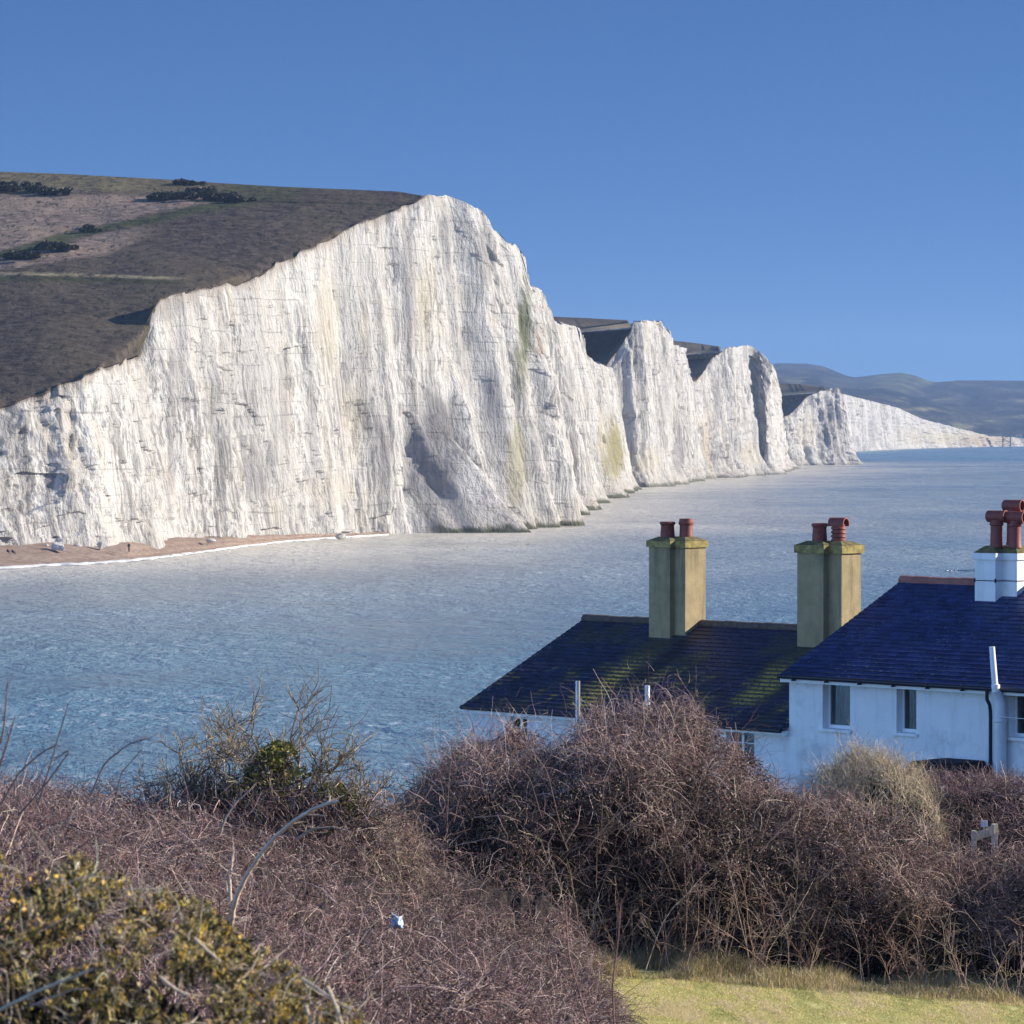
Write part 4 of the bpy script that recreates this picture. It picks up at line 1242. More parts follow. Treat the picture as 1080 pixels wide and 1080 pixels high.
# dark lean-to shed in front of the wall
sh = empty('shed', (ORI[0], ORI[1], 0), -TH)
tag(sh, 'low shed with black felt roof against the white cottage wall', 'shed')
x0s, x1s = lx(966, -1.0), lx(1022, -1.0)
zt = lz(801.5, x0s, -1.0)
g = MB(); g.box((x0s + 0.05, -1.7, ZG), (x1s - 0.05, -0.06, zt - 0.42)); g.build('wall', simple('shed_boards', (0.07, 0.05, 0.035), 0.9, 0.3, 5), sh)
g = MB()
g.loft([[(x0s - 0.02, -1.85, zt - 0.40), (x1s + 0.02, -1.85, zt - 0.40), (x1s + 0.02, -0.03, zt - 0.40), (x0s - 0.02, -0.03, zt - 0.40)],
        [(x0s + 0.02, -1.75, zt - 0.30), (x1s - 0.05, -1.75, zt - 0.30), (x1s - 0.05, -0.03, zt - 0.30), (x0s + 0.02, -0.03, zt - 0.30)],
        [(x0s + 0.12, -1.25, zt), (x1s - 0.32, -1.25, zt), (x1s - 0.32, -0.03, zt), (x0s + 0.12, -0.03, zt)]])
g.build('roof', M_FELT, sh)
# ------------------------------------------------------------------ the headland in front
def ground_z(x, t):
    x = np.asarray(x, float); t = np.asarray(t, float)
    L = np.interp(t, [-40, 0, 12, 30, 45, 60, 75, 90, 140], [23, 22.4, 20.9, 20.0, 18.7, 16.9, 14.5, 11.0, 8.0])
    R = np.interp(t, [-40, 0, 20, 40, 53, 57, 66, 70, 80, 90, 140], [25, 22.4, 19.75, 17.1, 15.55, 15.4, 15.4, 15.5, 15.2, 14.2, 13.2])
    R = R - 0.075 * (x - 4.5) * sstep(46, 53, t) * sstep(72, 66, t)
    w = np.clip((1.2 - x) / 6.0, 0, 1); w = w * w * (3 - 2 * w)
    z = L * w + R * (1 - w)
    # the land stops at a cliff of its own on the seaward side
    ex = np.interp(t, [-40, 40, 60, 75, 90, 104, 112, 140], [-60, -26, -17, -11, -6.5, -4.0, -1.5, 12])
    k = sstep(0, 14, ex - x)
    k2 = sstep(118, 140, t)
    z = z * (1 - np.maximum(k, k2)) - 3.0 * np.maximum(k, k2)
    return z


def mat_ground():
    t = NT('rough_ground')
    n = t.noise(t.pos((0.6, 0.6, 0.6)), 1.0, 5, 0.65); n2 = t.noise(t.pos((9, 9, 9)), 1.0, 4, 0.7)
    c = t.ramp(n, [(0.3, (0.065, 0.052, 0.034)), (0.5, (0.085, 0.080, 0.036)), (0.7, (0.12, 0.115, 0.045))])
    a = t.attr('Col')
    c = t.mix(t.ramp(n2, [(0.4, 0), (0.7, 0.7)]), c, (0.05, 0.045, 0.022))
    c = t.mix(a.outputs['Fac'], c, t.ramp(n2, [(0.3, (0.44, 0.41, 0.15)), (0.7, (0.60, 0.54, 0.25))]))
    return t.done(c, 0.95, t.bump(n2, 0.6, 0.05), 0.1)


def ground():
    xs = np.concatenate([np.linspace(-70, -22, 24), np.arange(-21.5, 24, 0.4), np.linspace(25, 90, 24)])
    ts = np.concatenate([np.linspace(-40, -2, 14), np.arange(0, 145, 0.5)])
    X, Y = np.meshgrid(xs, ts)
    Z = ground_z(X, Y) + 0.05 * fbm(X / 1.5, Y / 1.5, 201, 3) * (ground_z(X, Y) > 0)
    Z = np.where((Y > 56) & (Y < 64.5) & (X > 0.5), ground_z(X, Y) + 0.015 * fbm(X / 0.8, Y / 0.8, 202, 3), Z)
    turf = sstep(52, 54, Y) * sstep(62.4, 61.6, Y + 0.4 * fbm(X / 0.6, Y / 0.6, 9, 3)) * sstep(-2.5, -1.0, X)
    me = np_mesh('ground', np.stack([X, Y, Z], -1).reshape(-1, 3), grid_faces(*X.shape), True, np.repeat(turf.reshape(-1, 1), 3, 1))
    tag(link('ground', me, mat_ground()), 'sloping headland covered in brambles and grass above the sea', 'ground', kind='structure')
ground()


def mat_twig(name, rough=0.75):
    t = NT(name); a = t.attr('Col')
    n = t.noise(t.pos((26, 26, 26)), 1.0, 3, 0.6)
    c = t.mix(t.ramp(n, [(0.3, 0), (0.7, 1)]), a.outputs['Color'], t.mix(1.0, a.outputs['Color'], (0.55, 0.52, 0.52), 'MULTIPLY'))
    return t.done(c, rough, None, 0.25)

def mat_leaf(name, rough=0.45):
    t = NT(name); a = t.attr('Col')
    m = t.done(a.outputs['Color'], rough, None, 0.4)
    tl = t.node('ShaderNodeBsdfTranslucent'); t.l(a.outputs['Color'], tl.inputs['Color'])
    mx = t.node('ShaderNodeMixShader'); mx.inputs[0].default_value = 0.25
    t.l(t.b.outputs[0], mx.inputs[1]); t.l(tl.outputs[0], mx.inputs[2]); t.l(mx.outputs[0], t.out.inputs['Surface'])
    return m

M_TWIG = mat_twig('twig'); M_LEAF = mat_leaf('leaf'); M_BLADE = mat_leaf('blade', 0.7)
M_CORE = simple('shade_core', (0.030, 0.022, 0.020), 0.95, 0.6, 9, obj=False, bump=0.15)  # solid core whose dark colour stands in for shade inside the bushes


def pick(pal, n, var=0.25):
    pal = np.asarray(pal, float)
    c = pal[rng.integers(0, len(pal), n)]
    return np.clip(c * (1 + var * (rng.random((n, 1)) * 2 - 1)) * (1 + 0.10 * (rng.random((n, 3)) * 2 - 1)), 0.004, 1)


def unit(v):
    return v / (np.linalg.norm(v, axis=-1, keepdims=True) + 1e-9)


def grow(p0, d0, L, K=5, droop=0.3, wig=0.25, taper=0.45, r=0.003):
    """curved shoots from p0 (N,3) with start direction d0; L (N,)"""
    N = len(p0)
    P = np.zeros((N, K, 3)); P[:, 0] = p0
    d = unit(d0)
    for k in range(1, K):
        d = unit(d + wig * rng.normal(size=(N, 3)) + np.array([0, 0, -1.0]) * (droop * k / K * np.ones((N, 1))))
        P[:, k] = P[:, k - 1] + d * (L / (K - 1))[:, None]
    rr = np.asarray(r) * np.ones(N)
    R = rr[:, None] * np.linspace(1, taper, K)[None]
    return P, R


def leaves(C, size, col, up=0.4, flat=False):
    """small folded leaves: two quads meeting on the midrib"""
    N = len(C)
    ax = unit(rng.normal(size=(N, 3)) * np.array([1, 1, 0.6]))
    nn = unit(rng.normal(size=(N, 3)) + np.array([0, 0, up]) * 2)
    sd = unit(np.cross(ax, nn)); nn = np.cross(sd, ax)
    s = (size * (0.6 + 0.8 * rng.random(N)))[:, None]
    w = s * 0.33
    a = C; m1 = C + ax * s * 0.5 - nn * s * 0.06; t = C + ax * s
    l = C + ax * s * 0.42 + sd * w + nn * s * 0.10; r_ = C + ax * s * 0.42 - sd * w + nn * s * 0.10
    V = np.stack([a, l, t, m1, r_], 1).reshape(-1, 3)
    i = np.arange(N)[:, None] * 5
    Fq = np.concatenate([i + np.array([[0, 3, 2, 1]]), i + np.array([[0, 4, 2, 3]])])
    return V, Fq, np.repeat(col, 5, 0)


def blades(C, h, w, lean, col):
    """single tapering grass blades, bent once"""
    N = len(C)
    a = rng.random(N) * 2 * math.pi
    sd = np.stack([np.cos(a), np.sin(a), np.zeros(N)], 1)
    ln = unit(rng.normal(size=(N, 3)) * np.array([1, 1, 0])) * (lean * rng.random(N) * h)[:, None]
    W = (w * (0.6 + 0.8 * rng.random(N)))[:, None]
    H = h[:, None]
    up = np.array([0, 0, 1.0])
    b0 = C - sd * W / 2; b1 = C + sd * W / 2
    m0 = C + up * H * 0.55 + ln * 0.35 - sd * W * 0.38; m1 = C + up * H * 0.55 + ln * 0.35 + sd * W * 0.38
    t0 = C + up * H * 0.95 + ln - sd * W * 0.06; t1 = C + up * H * 0.95 + ln + sd * W * 0.06
    V = np.stack([b0, b1, m1, m0, t1, t0], 1).reshape(-1, 3)
    i = np.arange(N)[:, None] * 6
    Fq = np.concatenate([i + np.array([[0, 1, 2, 3]]), i + np.array([[3, 2, 4, 5]])])
    return V, Fq, np.repeat(col, 6, 0)


class Mound:
    """bush volume: its top line is given in photo pixels at a middle distance, its section across is round"""
    def __init__(s, top, dc, rd, base=None, pw=0.75, lump=0.22, seed=0):
        s.dc, s.rd, s.pw, s.lump, s.seed = dc, rd, pw, lump, seed
        s.tx = np.array([at(a, b, dc)[0] for a, b in top]); s.tz = np.array([at(a, b, dc)[2] for a, b in top])
        s.x0, s.x1 = s.tx[0], s.tx[-1]
        s.base = base

    def zb(s, x, y):
        return ground_z(x, y) if s.base is None else np.full(np.shape(x), s.base)

    def surf(s, x, phi):
        """phi 0 = front foot, pi = back foot"""
        zt = np.interp(x, s.tx, s.tz)
        zb0 = s.zb(x, np.full(np.shape(x), s.dc - s.rd))
        hgt = np.maximum(zt - zb0, 0.15)
        ends = np.clip(hgt / np.max(s.tz - np.min(zb0)), 0.25, 1) ** 0.35
        y = s.dc - s.rd * ends * np.cos(phi)
        zz = np.sin(phi) ** s.pw
        lump = s.lump * (fbm(x / 0.9, phi * 2.2, s.seed, 3)) + 0.6 * s.lump * noise2(x / 0.28, phi * 7, s.seed + 4) + 1.5 * s.lump * noise2(x / 1.9, phi * 1.5, s.seed + 7) + 1.0 * s.lump * noise2(x / 0.7, phi * 3.5, s.seed + 9)
        zb = s.zb(x, y)
        z = zb + (zt - zb) * zz + lump * zz * 1.1
        y = y - lump * 1.3 * np.cos(phi)
        return np.stack([x, y, z], -1)

    def sample(s, n, f0=0.02, f1=0.72, depth=0.35, shape=1.0):
        x = s.x0 + (s.x1 - s.x0) * rng.random(n)
        phi = math.pi * (f0 + (f1 - f0) * rng.random(n) ** shape)
        P = s.surf(x, phi)
        e = 0.04
        A = s.surf(x + e, phi) - P; B = s.surf(x, phi + e) - P
        N = unit(np.cross(A, B)); N *= np.sign(np.sum(N * np.stack([0 * x, -np.cos(phi), np.sin(phi) + 0.2], -1), 1, keepdims=True) + 1e-9)
        P = P - N * (depth * rng.random(n) ** 1.4)[:, None]
        return P, N

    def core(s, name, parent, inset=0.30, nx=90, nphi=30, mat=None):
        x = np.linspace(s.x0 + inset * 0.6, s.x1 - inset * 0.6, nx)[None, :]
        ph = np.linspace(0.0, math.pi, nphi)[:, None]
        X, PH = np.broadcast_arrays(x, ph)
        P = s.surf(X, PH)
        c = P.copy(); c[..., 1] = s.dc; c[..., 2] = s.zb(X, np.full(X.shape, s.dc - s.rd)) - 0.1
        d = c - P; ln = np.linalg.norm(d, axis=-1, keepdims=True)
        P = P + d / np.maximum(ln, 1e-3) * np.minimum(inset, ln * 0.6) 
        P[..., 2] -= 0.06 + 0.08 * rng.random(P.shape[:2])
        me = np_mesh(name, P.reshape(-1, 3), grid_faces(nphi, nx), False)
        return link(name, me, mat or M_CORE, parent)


def bramble(mound, name, label, cat, n_twig, n_fine, n_leaf, pal, fine_pal, leaf_pal, group=None, r=0.0042, Lr=(0.35, 1.1), leaf_top=0.6, upright=0.35, droop=0.75, inset=0.30,
            leafsize=0.035, n_up=0, up_len=(0.5, 1.0), kind=None, leaf_at=None, depth=0.35, f1=0.72, dead=0):
    root = empty(name, (0, 0, 0)) if kind is None else None
    if root is not None: tag(root, label, cat, group)
    parts = []
    clump = lambda Q: fbm(Q[:, 0] / 0.55, Q[:, 2] / 0.42, mound.seed + 31, 3) + 0.5 * fbm(Q[:, 0] / 1.7, Q[:, 2] / 1.0, mound.seed + 37, 2)
    P0, N0 = mound.sample(int(n_twig * 1.25), 0.02, f1, depth, 0.62)
    kp = rng.random(len(P0)) < 1 - 0.72 * sstep(0.0, 0.28, clump(P0)) * (P0[:, 2] < np.max(P0[:, 2]) - 0.35)
    P0, N0 = P0[kp], N0[kp]; n_twig = len(P0)
    d = unit(N0 * 0.35 + rng.normal(size=P0.shape) * np.array([1.0, 0.8, 0.75]) + np.array([0, 0, upright]))
    L = Lr[0] + (Lr[1] - Lr[0]) * rng.random(n_twig) ** 2.0
    P, R = grow(P0 - d * L[:, None] * 0.35, d, L, 7, droop * rng.random((n_twig, 1)) * 1.3, 0.20, 0.4, r * (0.6 + 0.8 * rng.random(n_twig)))
    parts.append(tubes(P, R, pick(pal, n_twig, 0.3)))
    P0, N0 = mound.sample(int(n_fine * 1.25), 0.02, f1, depth * 0.7)
    kp = rng.random(len(P0)) < 1 - 0.8 * sstep(0.0, 0.28, clump(P0)) * (P0[:, 2] < np.max(P0[:, 2]) - 0.3)
    P0, N0 = P0[kp], N0[kp]; n_fine = len(P0)
    d = unit(N0 * 0.7 + rng.normal(size=P0.shape) + np.array([0, 0, upright]))
    L = 0.10 + 0.30 * rng.random(n_fine)
    P, R = grow(P0, d, L, 4, 0.3, 0.30, 0.5, r * 0.55 * (0.6 + 0.8 * rng.random(n_fine)))
    parts.append(tubes(P, R, pick(fine_pal, n_fine, 0.35)))
    if n_up:
        P0, N0 = mound.sample(n_up, 0.28, 0.62, 0.2)
        d = unit(rng.normal(size=P0.shape) * np.array([0.35, 0.3, 0.1]) + np.array([0, 0, 1.0]))
        L = up_len[0] + (up_len[1] - up_len[0]) * rng.random(n_up) ** 2
        P, R = grow(P0, d, L, 6, 0.18, 0.16, 0.35, r * 0.8 * (0.6 + 0.8 * rng.random(n_up)))
        parts.append(tubes(P, R, pick(fine_pal, n_up, 0.3)))
        # side twiglets on the upright shoots
        ks = rng.integers(2, 6, n_up * 3); ii = np.repeat(np.arange(n_up), 3)
        d2 = unit(unit(P[ii, ks] - P[ii, ks - 1]) + rng.normal(size=(n_up * 3, 3)) * 0.7)
        P2, R2 = grow(P[ii, ks], d2, 0.08 + 0.2 * rng.random(n_up * 3), 4, 0.1, 0.2, 0.5, r * 0.45)
        parts.append(tubes(P2, R2, pick(fine_pal, n_up * 3, 0.3)))
    V, Fq, Cc = join_geo(parts)
    me = np_mesh('stems', V, Fq, True, Cc)
    if root is None:
        o = link(name, me, M_TWIG); tag(o, label, cat, group, kind)
        root = o
    else:
        link('stems', me, M_TWIG, root)
    mound.core('shade_core', root, inset)
    if n_leaf:
        P0, N0 = mound.sample(int(n_leaf * 1.4), 0.0, leaf_top, depth * 0.8)
        P0 = P0[rng.random(len(P0)) < 0.25 + 0.75 * sstep(-0.12, 0.15, clump(P0))]
        if leaf_at is not None:
            P0 = P0[leaf_at(P0)]
        V, Fq, Cc = leaves(P0, leafsize, pick(leaf_pal, len(P0), 0.4))
        link('leaves', np_mesh('leaves', V, Fq, False, Cc), M_LEAF, root)
    return root


def cane(root, pts, r0, r1, col, name='cane', side=True):
    """one long arching cane through pixel points (px, py, depth)"""
    Q = np.array([at(*p) for p in pts])
    n = 40
    u = np.linspace(0, len(Q) - 1, n); k = np.arange(len(Q))
    # smooth path
    C = np.stack([np.interp(u, k, Q[:, i]) for i in range(3)], -1)
    ker = np.hanning(11); ker /= ker.sum()
    C = np.stack([np.convolve(np.pad(C[:, i], 5, mode='reflect', reflect_type='odd'), ker, 'valid') for i in range(3)], -1)
    C += rng.normal(size=C.shape) * r0 * 0.12
    parts = [tubes(C[None], np.linspace(r0, r1, n)[None], np.array([col]), 6)]
    if side:
        m = 14
        ii = rng.integers(4, n - 1, m)
        d = unit(unit(C[ii] - C[ii - 1]) + rng.normal(size=(m, 3)) * 0.8)
        P, R = grow(C[ii], d, 0.05 + 0.10 * rng.random(m), 4, 0.1, 0.2, 0.4, r1 * 0.5)
        parts.append(tubes(P, R, np.repeat([col], m, 0), 6))
    V, Fq, Cc = join_geo(parts)
    return link(name, np_mesh(name, V, Fq, True, Cc), M_TWIG, root)


PURPLE = [(0.26, 0.165, 0.165), (0.40, 0.285, 0.27), (0.16, 0.095, 0.10), (0.66, 0.52, 0.48), (0.10, 0.062, 0.066), (0.30, 0.175, 0.165), (0.12, 0.08, 0.075)]
TAN = [(0.56, 0.41, 0.31), (0.78, 0.62, 0.48), (0.30, 0.20, 0.15), (0.16, 0.10, 0.08), (0.76, 0.63, 0.49), (0.13, 0.085, 0.07)]
PINK = [(0.50, 0.345, 0.29), (0.32, 0.20, 0.18), (0.74, 0.56, 0.49), (0.15, 0.09, 0.085), (0.80, 0.64, 0.56), (0.12, 0.075, 0.07)]
STRAW = [(0.66, 0.55, 0.38), (0.56, 0.45, 0.30), (0.74, 0.65, 0.49), (0.36, 0.27, 0.18)]
DKLEAF = [(0.025, 0.030, 0.015), (0.04, 0.040, 0.020), (0.07, 0.042, 0.034), (0.022, 0.024, 0.016), (0.035, 0.024, 0.024), (0.24, 0.17, 0.14), (0.34, 0.25, 0.21)]
GRLEAF = [(0.11, 0.14, 0.03), (0.16, 0.18, 0.04), (0.06, 0.085, 0.02), (0.22, 0.22, 0.07)]

# --- the big bramble hedge in the middle
mC = Mound([(392, 930), (405, 868), (430, 826), (455, 808), (480, 795), (520, 788), (560, 784), (600, 776), (625, 768), (645, 762), (665, 756), (682, 760), (705, 764), (735, 776), (765, 788), (795, 808), (825, 830), (860, 852), (910, 874), (960, 900), (985, 940)],
           65.8, 4.2, pw=0.52, lump=0.27, seed=301)
bC = bramble(mC, 'bramble_bush', 'largest tangled bramble bush, rising in front of the mossy roofed cottage', 'bush', 14000, 17000, 76000, PINK + PURPLE, PINK + PURPLE + TAN, DKLEAF, depth=0.62,
             r=0.0052, Lr=(0.25, 1.5), n_up=620, up_len=(0.2, 1.05), leaf_top=0.60, inset=0.75, droop=0.6, leafsize=0.038)
P0, N0 = mC.sample(16000, 0.22, 0.58, 0.3)
P0 = P0[(P0[:, 0] < at(485, 800, 65)[0]) & (rng.random(len(P0)) < 0.75)]
V, Fq, Cc = leaves(P0, 0.04, pick(GRLEAF, len(P0), 0.4))
link('green_leaves', np_mesh('green_leaves', V, Fq, False, Cc), M_LEAF, bC)
for pts in ([(615, 900, 62.0), (640, 870, 61.8), (660, 850, 61.6), (676, 845, 61.6), (690, 855, 61.7), (694, 862, 61.7)],
            [(437, 880, 61.8), (455, 862, 61.6), (475, 857, 61.6), (490, 864, 61.7)],
            [(400, 922, 61.5), (430, 900, 61.3), (455, 896, 61.2), (500, 900, 61.3)],
            [(480, 892, 61.3), (520, 883, 61.2), (545, 892, 61.2)], [(580, 912, 61.3), (578, 890, 61.2), (586, 876, 61.2)],
            [(500, 862, 61.6), (530, 860, 61.5), (548, 866, 61.6)], [(800, 900, 61.8), (830, 868, 61.7), (850, 850, 61.7), (872, 842, 61.8)],
            [(470, 960, 60.6), (500, 940, 60.4), (540, 936, 60.4), (565, 942, 60.5)], [(596, 890, 61.4), (610, 868, 61.4), (612, 850, 61.6)]):
    cane(bC, pts, 0.009, 0.005, (0.46, 0.33, 0.27))
for i in range(26):
    x0 = rng.uniform(440, 820); y0 = rng.uniform(840, 985); dx = rng.uniform(-60, 60); hh = rng.uniform(20, 90)
    cane(bC, [(x0, y0, 61.6), (x0 + dx * 0.3, y0 - hh * 0.7, 61.2), (x0 + dx * 0.7, y0 - hh, 61.0), (x0 + dx * 1.2, y0 - hh * 0.75, 61.0)], rng.uniform(0.005, 0.008), 0.003, tuple(np.array((0.34, 0.24, 0.20)) * rng.uniform(0.6, 1.2)))

def uprights(root, n, a0, a1, depth_, hmin, hmax, name='upright_stems'):
    a = a0 + (a1 - a0) * rng.random(n); t = depth_ + rng.uniform(-0.5, 0.9, n)
    x = (a - 540) / F * t
    p0 = np.stack([x, t, ground_z(x, t) - 0.05], -1)
    L = hmin + (hmax - hmin) * rng.random(n) ** 1.3
    d = unit(rng.normal(size=(n, 3)) * np.array([0.30, 0.22, 0.05]) + np.array([0, 0, 1.0]))
    P, R = grow(p0, d, L, 9, 0.12 * rng.random((n, 1)), 0.11, 0.28, 0.0095 * (0.6 + 0.7 * rng.random(n)))
    cc = pick([(0.42, 0.31, 0.23), (0.54, 0.43, 0.33), (0.28, 0.19, 0.15), (0.34, 0.27, 0.20)], n, 0.25)
    parts = [tubes(P, R, cc, 5)]
    for gen, (m, l0, l1, rr) in enumerate(((6, 0.20, 0.6, 0.0055),)):
        ii = np.repeat(np.arange(n), m); kk = rng.integers(2, 8, n * m)
        d2 = unit(unit(P[ii, kk] - P[ii, kk - 1]) * 0.8 + rng.normal(size=(n * m, 3)) * np.array([0.7, 0.5, 0.4]))
        P2, R2 = grow(P[ii, kk], d2, l0 + (l1 - l0) * rng.random(n * m), 6, 0.1, 0.16, 0.4, rr)
        parts.append(tubes(P2, R2, cc[ii] * rng.uniform(0.7, 1.2, (n * m, 1)), 4))
        jj = np.repeat(np.arange(n * m), 2); k2 = rng.integers(2, 5, n * m * 2)
        d3 = unit(unit(P2[jj, k2] - P2[jj, k2 - 1]) + rng.normal(size=(n * m * 2, 3)) * 0.6)
        P3, R3 = grow(P2[jj, k2], d3, 0.08 + 0.2 * rng.random(n * m * 2), 4, 0.1, 0.2, 0.5, rr * 0.6)
        parts.append(tubes(P3, R3, cc[ii][jj] * 0.9))
    V, Fq, Cc = join_geo(parts)
    link(name, np_mesh(name, V, Fq, True, Cc), M_TWIG, root)
uprights(bC, 70, 560, 860, 61.6, 0.9, 2.6)

# --- the brambles in front of it on the right-hand side
mR = Mound([(560, 985), (600, 945), (650, 918), (700, 905), (750, 892), (800, 880), (850, 868), (880, 862), (915, 872), (950, 868), (985, 880), (1010, 896), (1040, 902), (1080, 905), (1130, 900), (1200, 905), (1260, 960)], 64.4, 2.7, pw=0.55, lump=0.22, seed=311)
bR = bramble(mR, 'bramble_bush', 'low spreading bramble bush at the edge of the lawn below the pale shrub', 'bush', 9000, 12000, 52000, TAN + PINK + PURPLE, PINK + PURPLE, DKLEAF, depth=0.55, r=0.0050, Lr=(0.35, 1.1),
             n_up=120, up_len=(0.2, 0.7), leaf_top=0.56, inset=0.62, leafsize=0.038)
for pts in ([(935, 985, 61.2), (950, 960, 61.0), (970, 947, 61.0), (990, 948, 61.0), (1003, 955, 61.1)], [(865, 930, 61.6), (890, 905, 61.4), (915, 893, 61.4), (940, 894, 61.5)],
            [(1010, 912, 61.8), (1045, 902, 61.7), (1085, 898, 61.7)], [(1030, 940, 61.2), (1060, 918, 61.1), (1095, 905, 61.1)], [(965, 925, 61.6), (985, 908, 61.5), (1020, 905, 61.5)]):
    cane(bR, pts, 0.010, 0.006, (0.44, 0.30, 0.25))

uprights(bR, 45, 800, 1150, 61.6, 0.6, 1.7)

# --- pale straw-coloured shrub by the wall
mS = Mound([(842, 870), (855, 835), (875, 820), (900, 808), (925, 806), (950, 816), (975, 832), (990, 870)], 74.0, 2.2, pw=0.7, lump=0.18, seed=321)
bramble(mS, 'deciduous_shrub', 'pale straw coloured leafless shrub in front of the white cottage wall', 'shrub', 2200, 6500, 2500, STRAW, STRAW, [(0.16, 0.15, 0.06), (0.25, 0.2, 0.1)], r=0.005, Lr=(0.4, 0.9),
        n_up=750, up_len=(0.25, 0.62), upright=1.4, droop=0.1, leaf_top=0.6, inset=0.3)

# --- dark purple brambles under the downpipe
mP = Mound([(955, 880), (968, 840), (985, 818), (1010, 812), (1050, 813), (1100, 815), (1180, 812), (1260, 830), (1300, 880)], 77.5, 2.4, pw=0.6, lump=0.14, seed=331)
bramble(mP, 'bramble_bush', 'dark purple rounded bramble bush under the thick white pipe', 'bush', 4500, 9000, 4000, PURPLE, PURPLE, DKLEAF, depth=0.5, r=0.0055, Lr=(0.3, 0.9), n_up=60, up_len=(0.1, 0.4), inset=0.3)

# --- brambles covering the slope on the left, a mass without edges
class Slope(Mound):
    """a cover lying on the ground over a patch; x given as photo column at each distance"""
    def __init__(s, hfun, t0, t1, a0, a1, seed):
        s.hfun, s.t0, s.t1, s.a0, s.a1, s.seed = hfun, t0, t1, a0, a1, seed
    def top(s, x, t):
        a = 540 + F * x / t
        return ground_z(x, t) + s.hfun(a, t) * (1 + 0.38 * fbm(x / 1.1, t / 1.6, s.seed, 3)) + 0.22 * fbm(x / 0.35, t / 0.5, s.seed + 3, 3)
    def sample(s, n, f0=0, f1=1, depth=0.35, shape=1.0):
        t = s.t0 + (s.t1 - s.t0) * rng.random(n) ** 1.5
        a = s.a0 + (s.a1 - s.a0) * rng.random(n)
        x = (a - 540) / F * t
        ok = s.hfun(a, t) > 0.12
        t, x, a = t[ok], x[ok], a[ok]
        e = 0.1
        z = s.top(x, t)
        N = unit(np.stack([-(s.top(x + e, t) - z) / e, -(s.top(x, t + e) - z) / e, np.ones(len(x))], -1))
        P = np.stack([x, t, z], -1) - N * (depth * rng.random(len(x)) ** 1.4)[:, None]
        return P, N
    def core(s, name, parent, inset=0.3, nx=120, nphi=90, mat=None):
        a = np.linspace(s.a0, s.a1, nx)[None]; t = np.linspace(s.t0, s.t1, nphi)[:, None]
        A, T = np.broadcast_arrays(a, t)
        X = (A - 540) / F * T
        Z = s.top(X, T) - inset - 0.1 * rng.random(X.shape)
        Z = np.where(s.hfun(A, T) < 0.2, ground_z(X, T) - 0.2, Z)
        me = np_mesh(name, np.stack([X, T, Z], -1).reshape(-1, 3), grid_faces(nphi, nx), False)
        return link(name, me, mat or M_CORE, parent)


def h_left(a, t):
    right = np.interp(t, [18, 24, 30, 36, 44, 52, 60], [420, 560, 690, 720, 720, 700, 660])
    h = np.interp(t, [16, 22, 30, 40, 50, 60, 66], [0.8, 0.9, 0.95, 1.0, 1.2, 1.45, 1.3])
    return h * sstep(0, 1, (right - a) / 90.0)

mL = Slope(h_left, 20.0, 61.0, -160, 720, 341)
def veg_left():
    parts = []
    n = 38000
    P0, N0 = mL.sample(n, depth=0.42); n = len(P0)
    cl = fbm(P0[:, 0] / 0.5, P0[:, 1] / 0.9, 371, 3) + 0.5 * fbm(P0[:, 0] / 1.6, P0[:, 1] / 3.0, 373, 2)
    keep = rng.random(n) < np.interp(P0[:, 1], [20, 40, 62], [1.0, 0.95, 0.85]) * (1 - 0.6 * sstep(0.05, 0.35, cl)); P0, N0 = P0[keep], N0[keep]; n = len(P0)
    d = unit(N0 * 0.4 + rng.normal(size=P0.shape) * np.array([0.9, 0.9, 0.5]) + np.array([0, 0, 0.3]))
    L = 0.18 + 0.75 * rng.random(n) ** 2.2
    P, R = grow(P0 - d * L[:, None] * 0.25, d, L, 6, 0.8 * rng.random((n, 1)), 0.22, 0.45, 0.0040 * (0.55 + 0.8 * rng.random(n)))
    parts.append(tubes(P, R, pick(PURPLE + PURPLE + PINK, n, 0.3)))
    n = 52000
    P0, N0 = mL.sample(n, depth=0.34); n = len(P0)
    cl = fbm(P0[:, 0] / 0.5, P0[:, 1] / 0.9, 371, 3) + 0.5 * fbm(P0[:, 0] / 1.6, P0[:, 1] / 3.0, 373, 2)
    keep = rng.random(n) < 1 - 0.75 * sstep(0.05, 0.35, cl); P0, N0 = P0[keep], N0[keep]; n = len(P0)
    d = unit(N0 * 0.5 + rng.normal(size=P0.shape))
    P, R = grow(P0, d, 0.08 + 0.2 * rng.random(n), 4, 0.2, 0.35, 0.5, 0.0026 * (0.6 + 0.8 * rng.random(n)))
    parts.append(tubes(P, R, pick(PURPLE, n, 0.35)))
    V, Fq, Cc = join_geo(parts)
    o = link('bramble_undergrowth', np_mesh('bramble_undergrowth', V, Fq, True, Cc), M_TWIG)
    tag(o, 'purple leafless brambles covering the slope above the sea', 'brambles', kind='stuff')
    mL.core('shade_core', o, 0.46)
    P0, N0 = mL.sample(80000, depth=0.26)
    P0 = P0[fbm(P0[:, 0] / 1.2, P0[:, 1] / 2, 77, 3) > -0.2]
    V, Fq, Cc = leaves(P0, 0.024, pick(DKLEAF + [(0.26, 0.23, 0.09), (0.34, 0.26, 0.15), (0.30, 0.20, 0.18)], len(P0), 0.4))
    link('leaves', np_mesh('leaves', V, Fq, False, Cc), M_LEAF, o)
    return o
oL = veg_left()

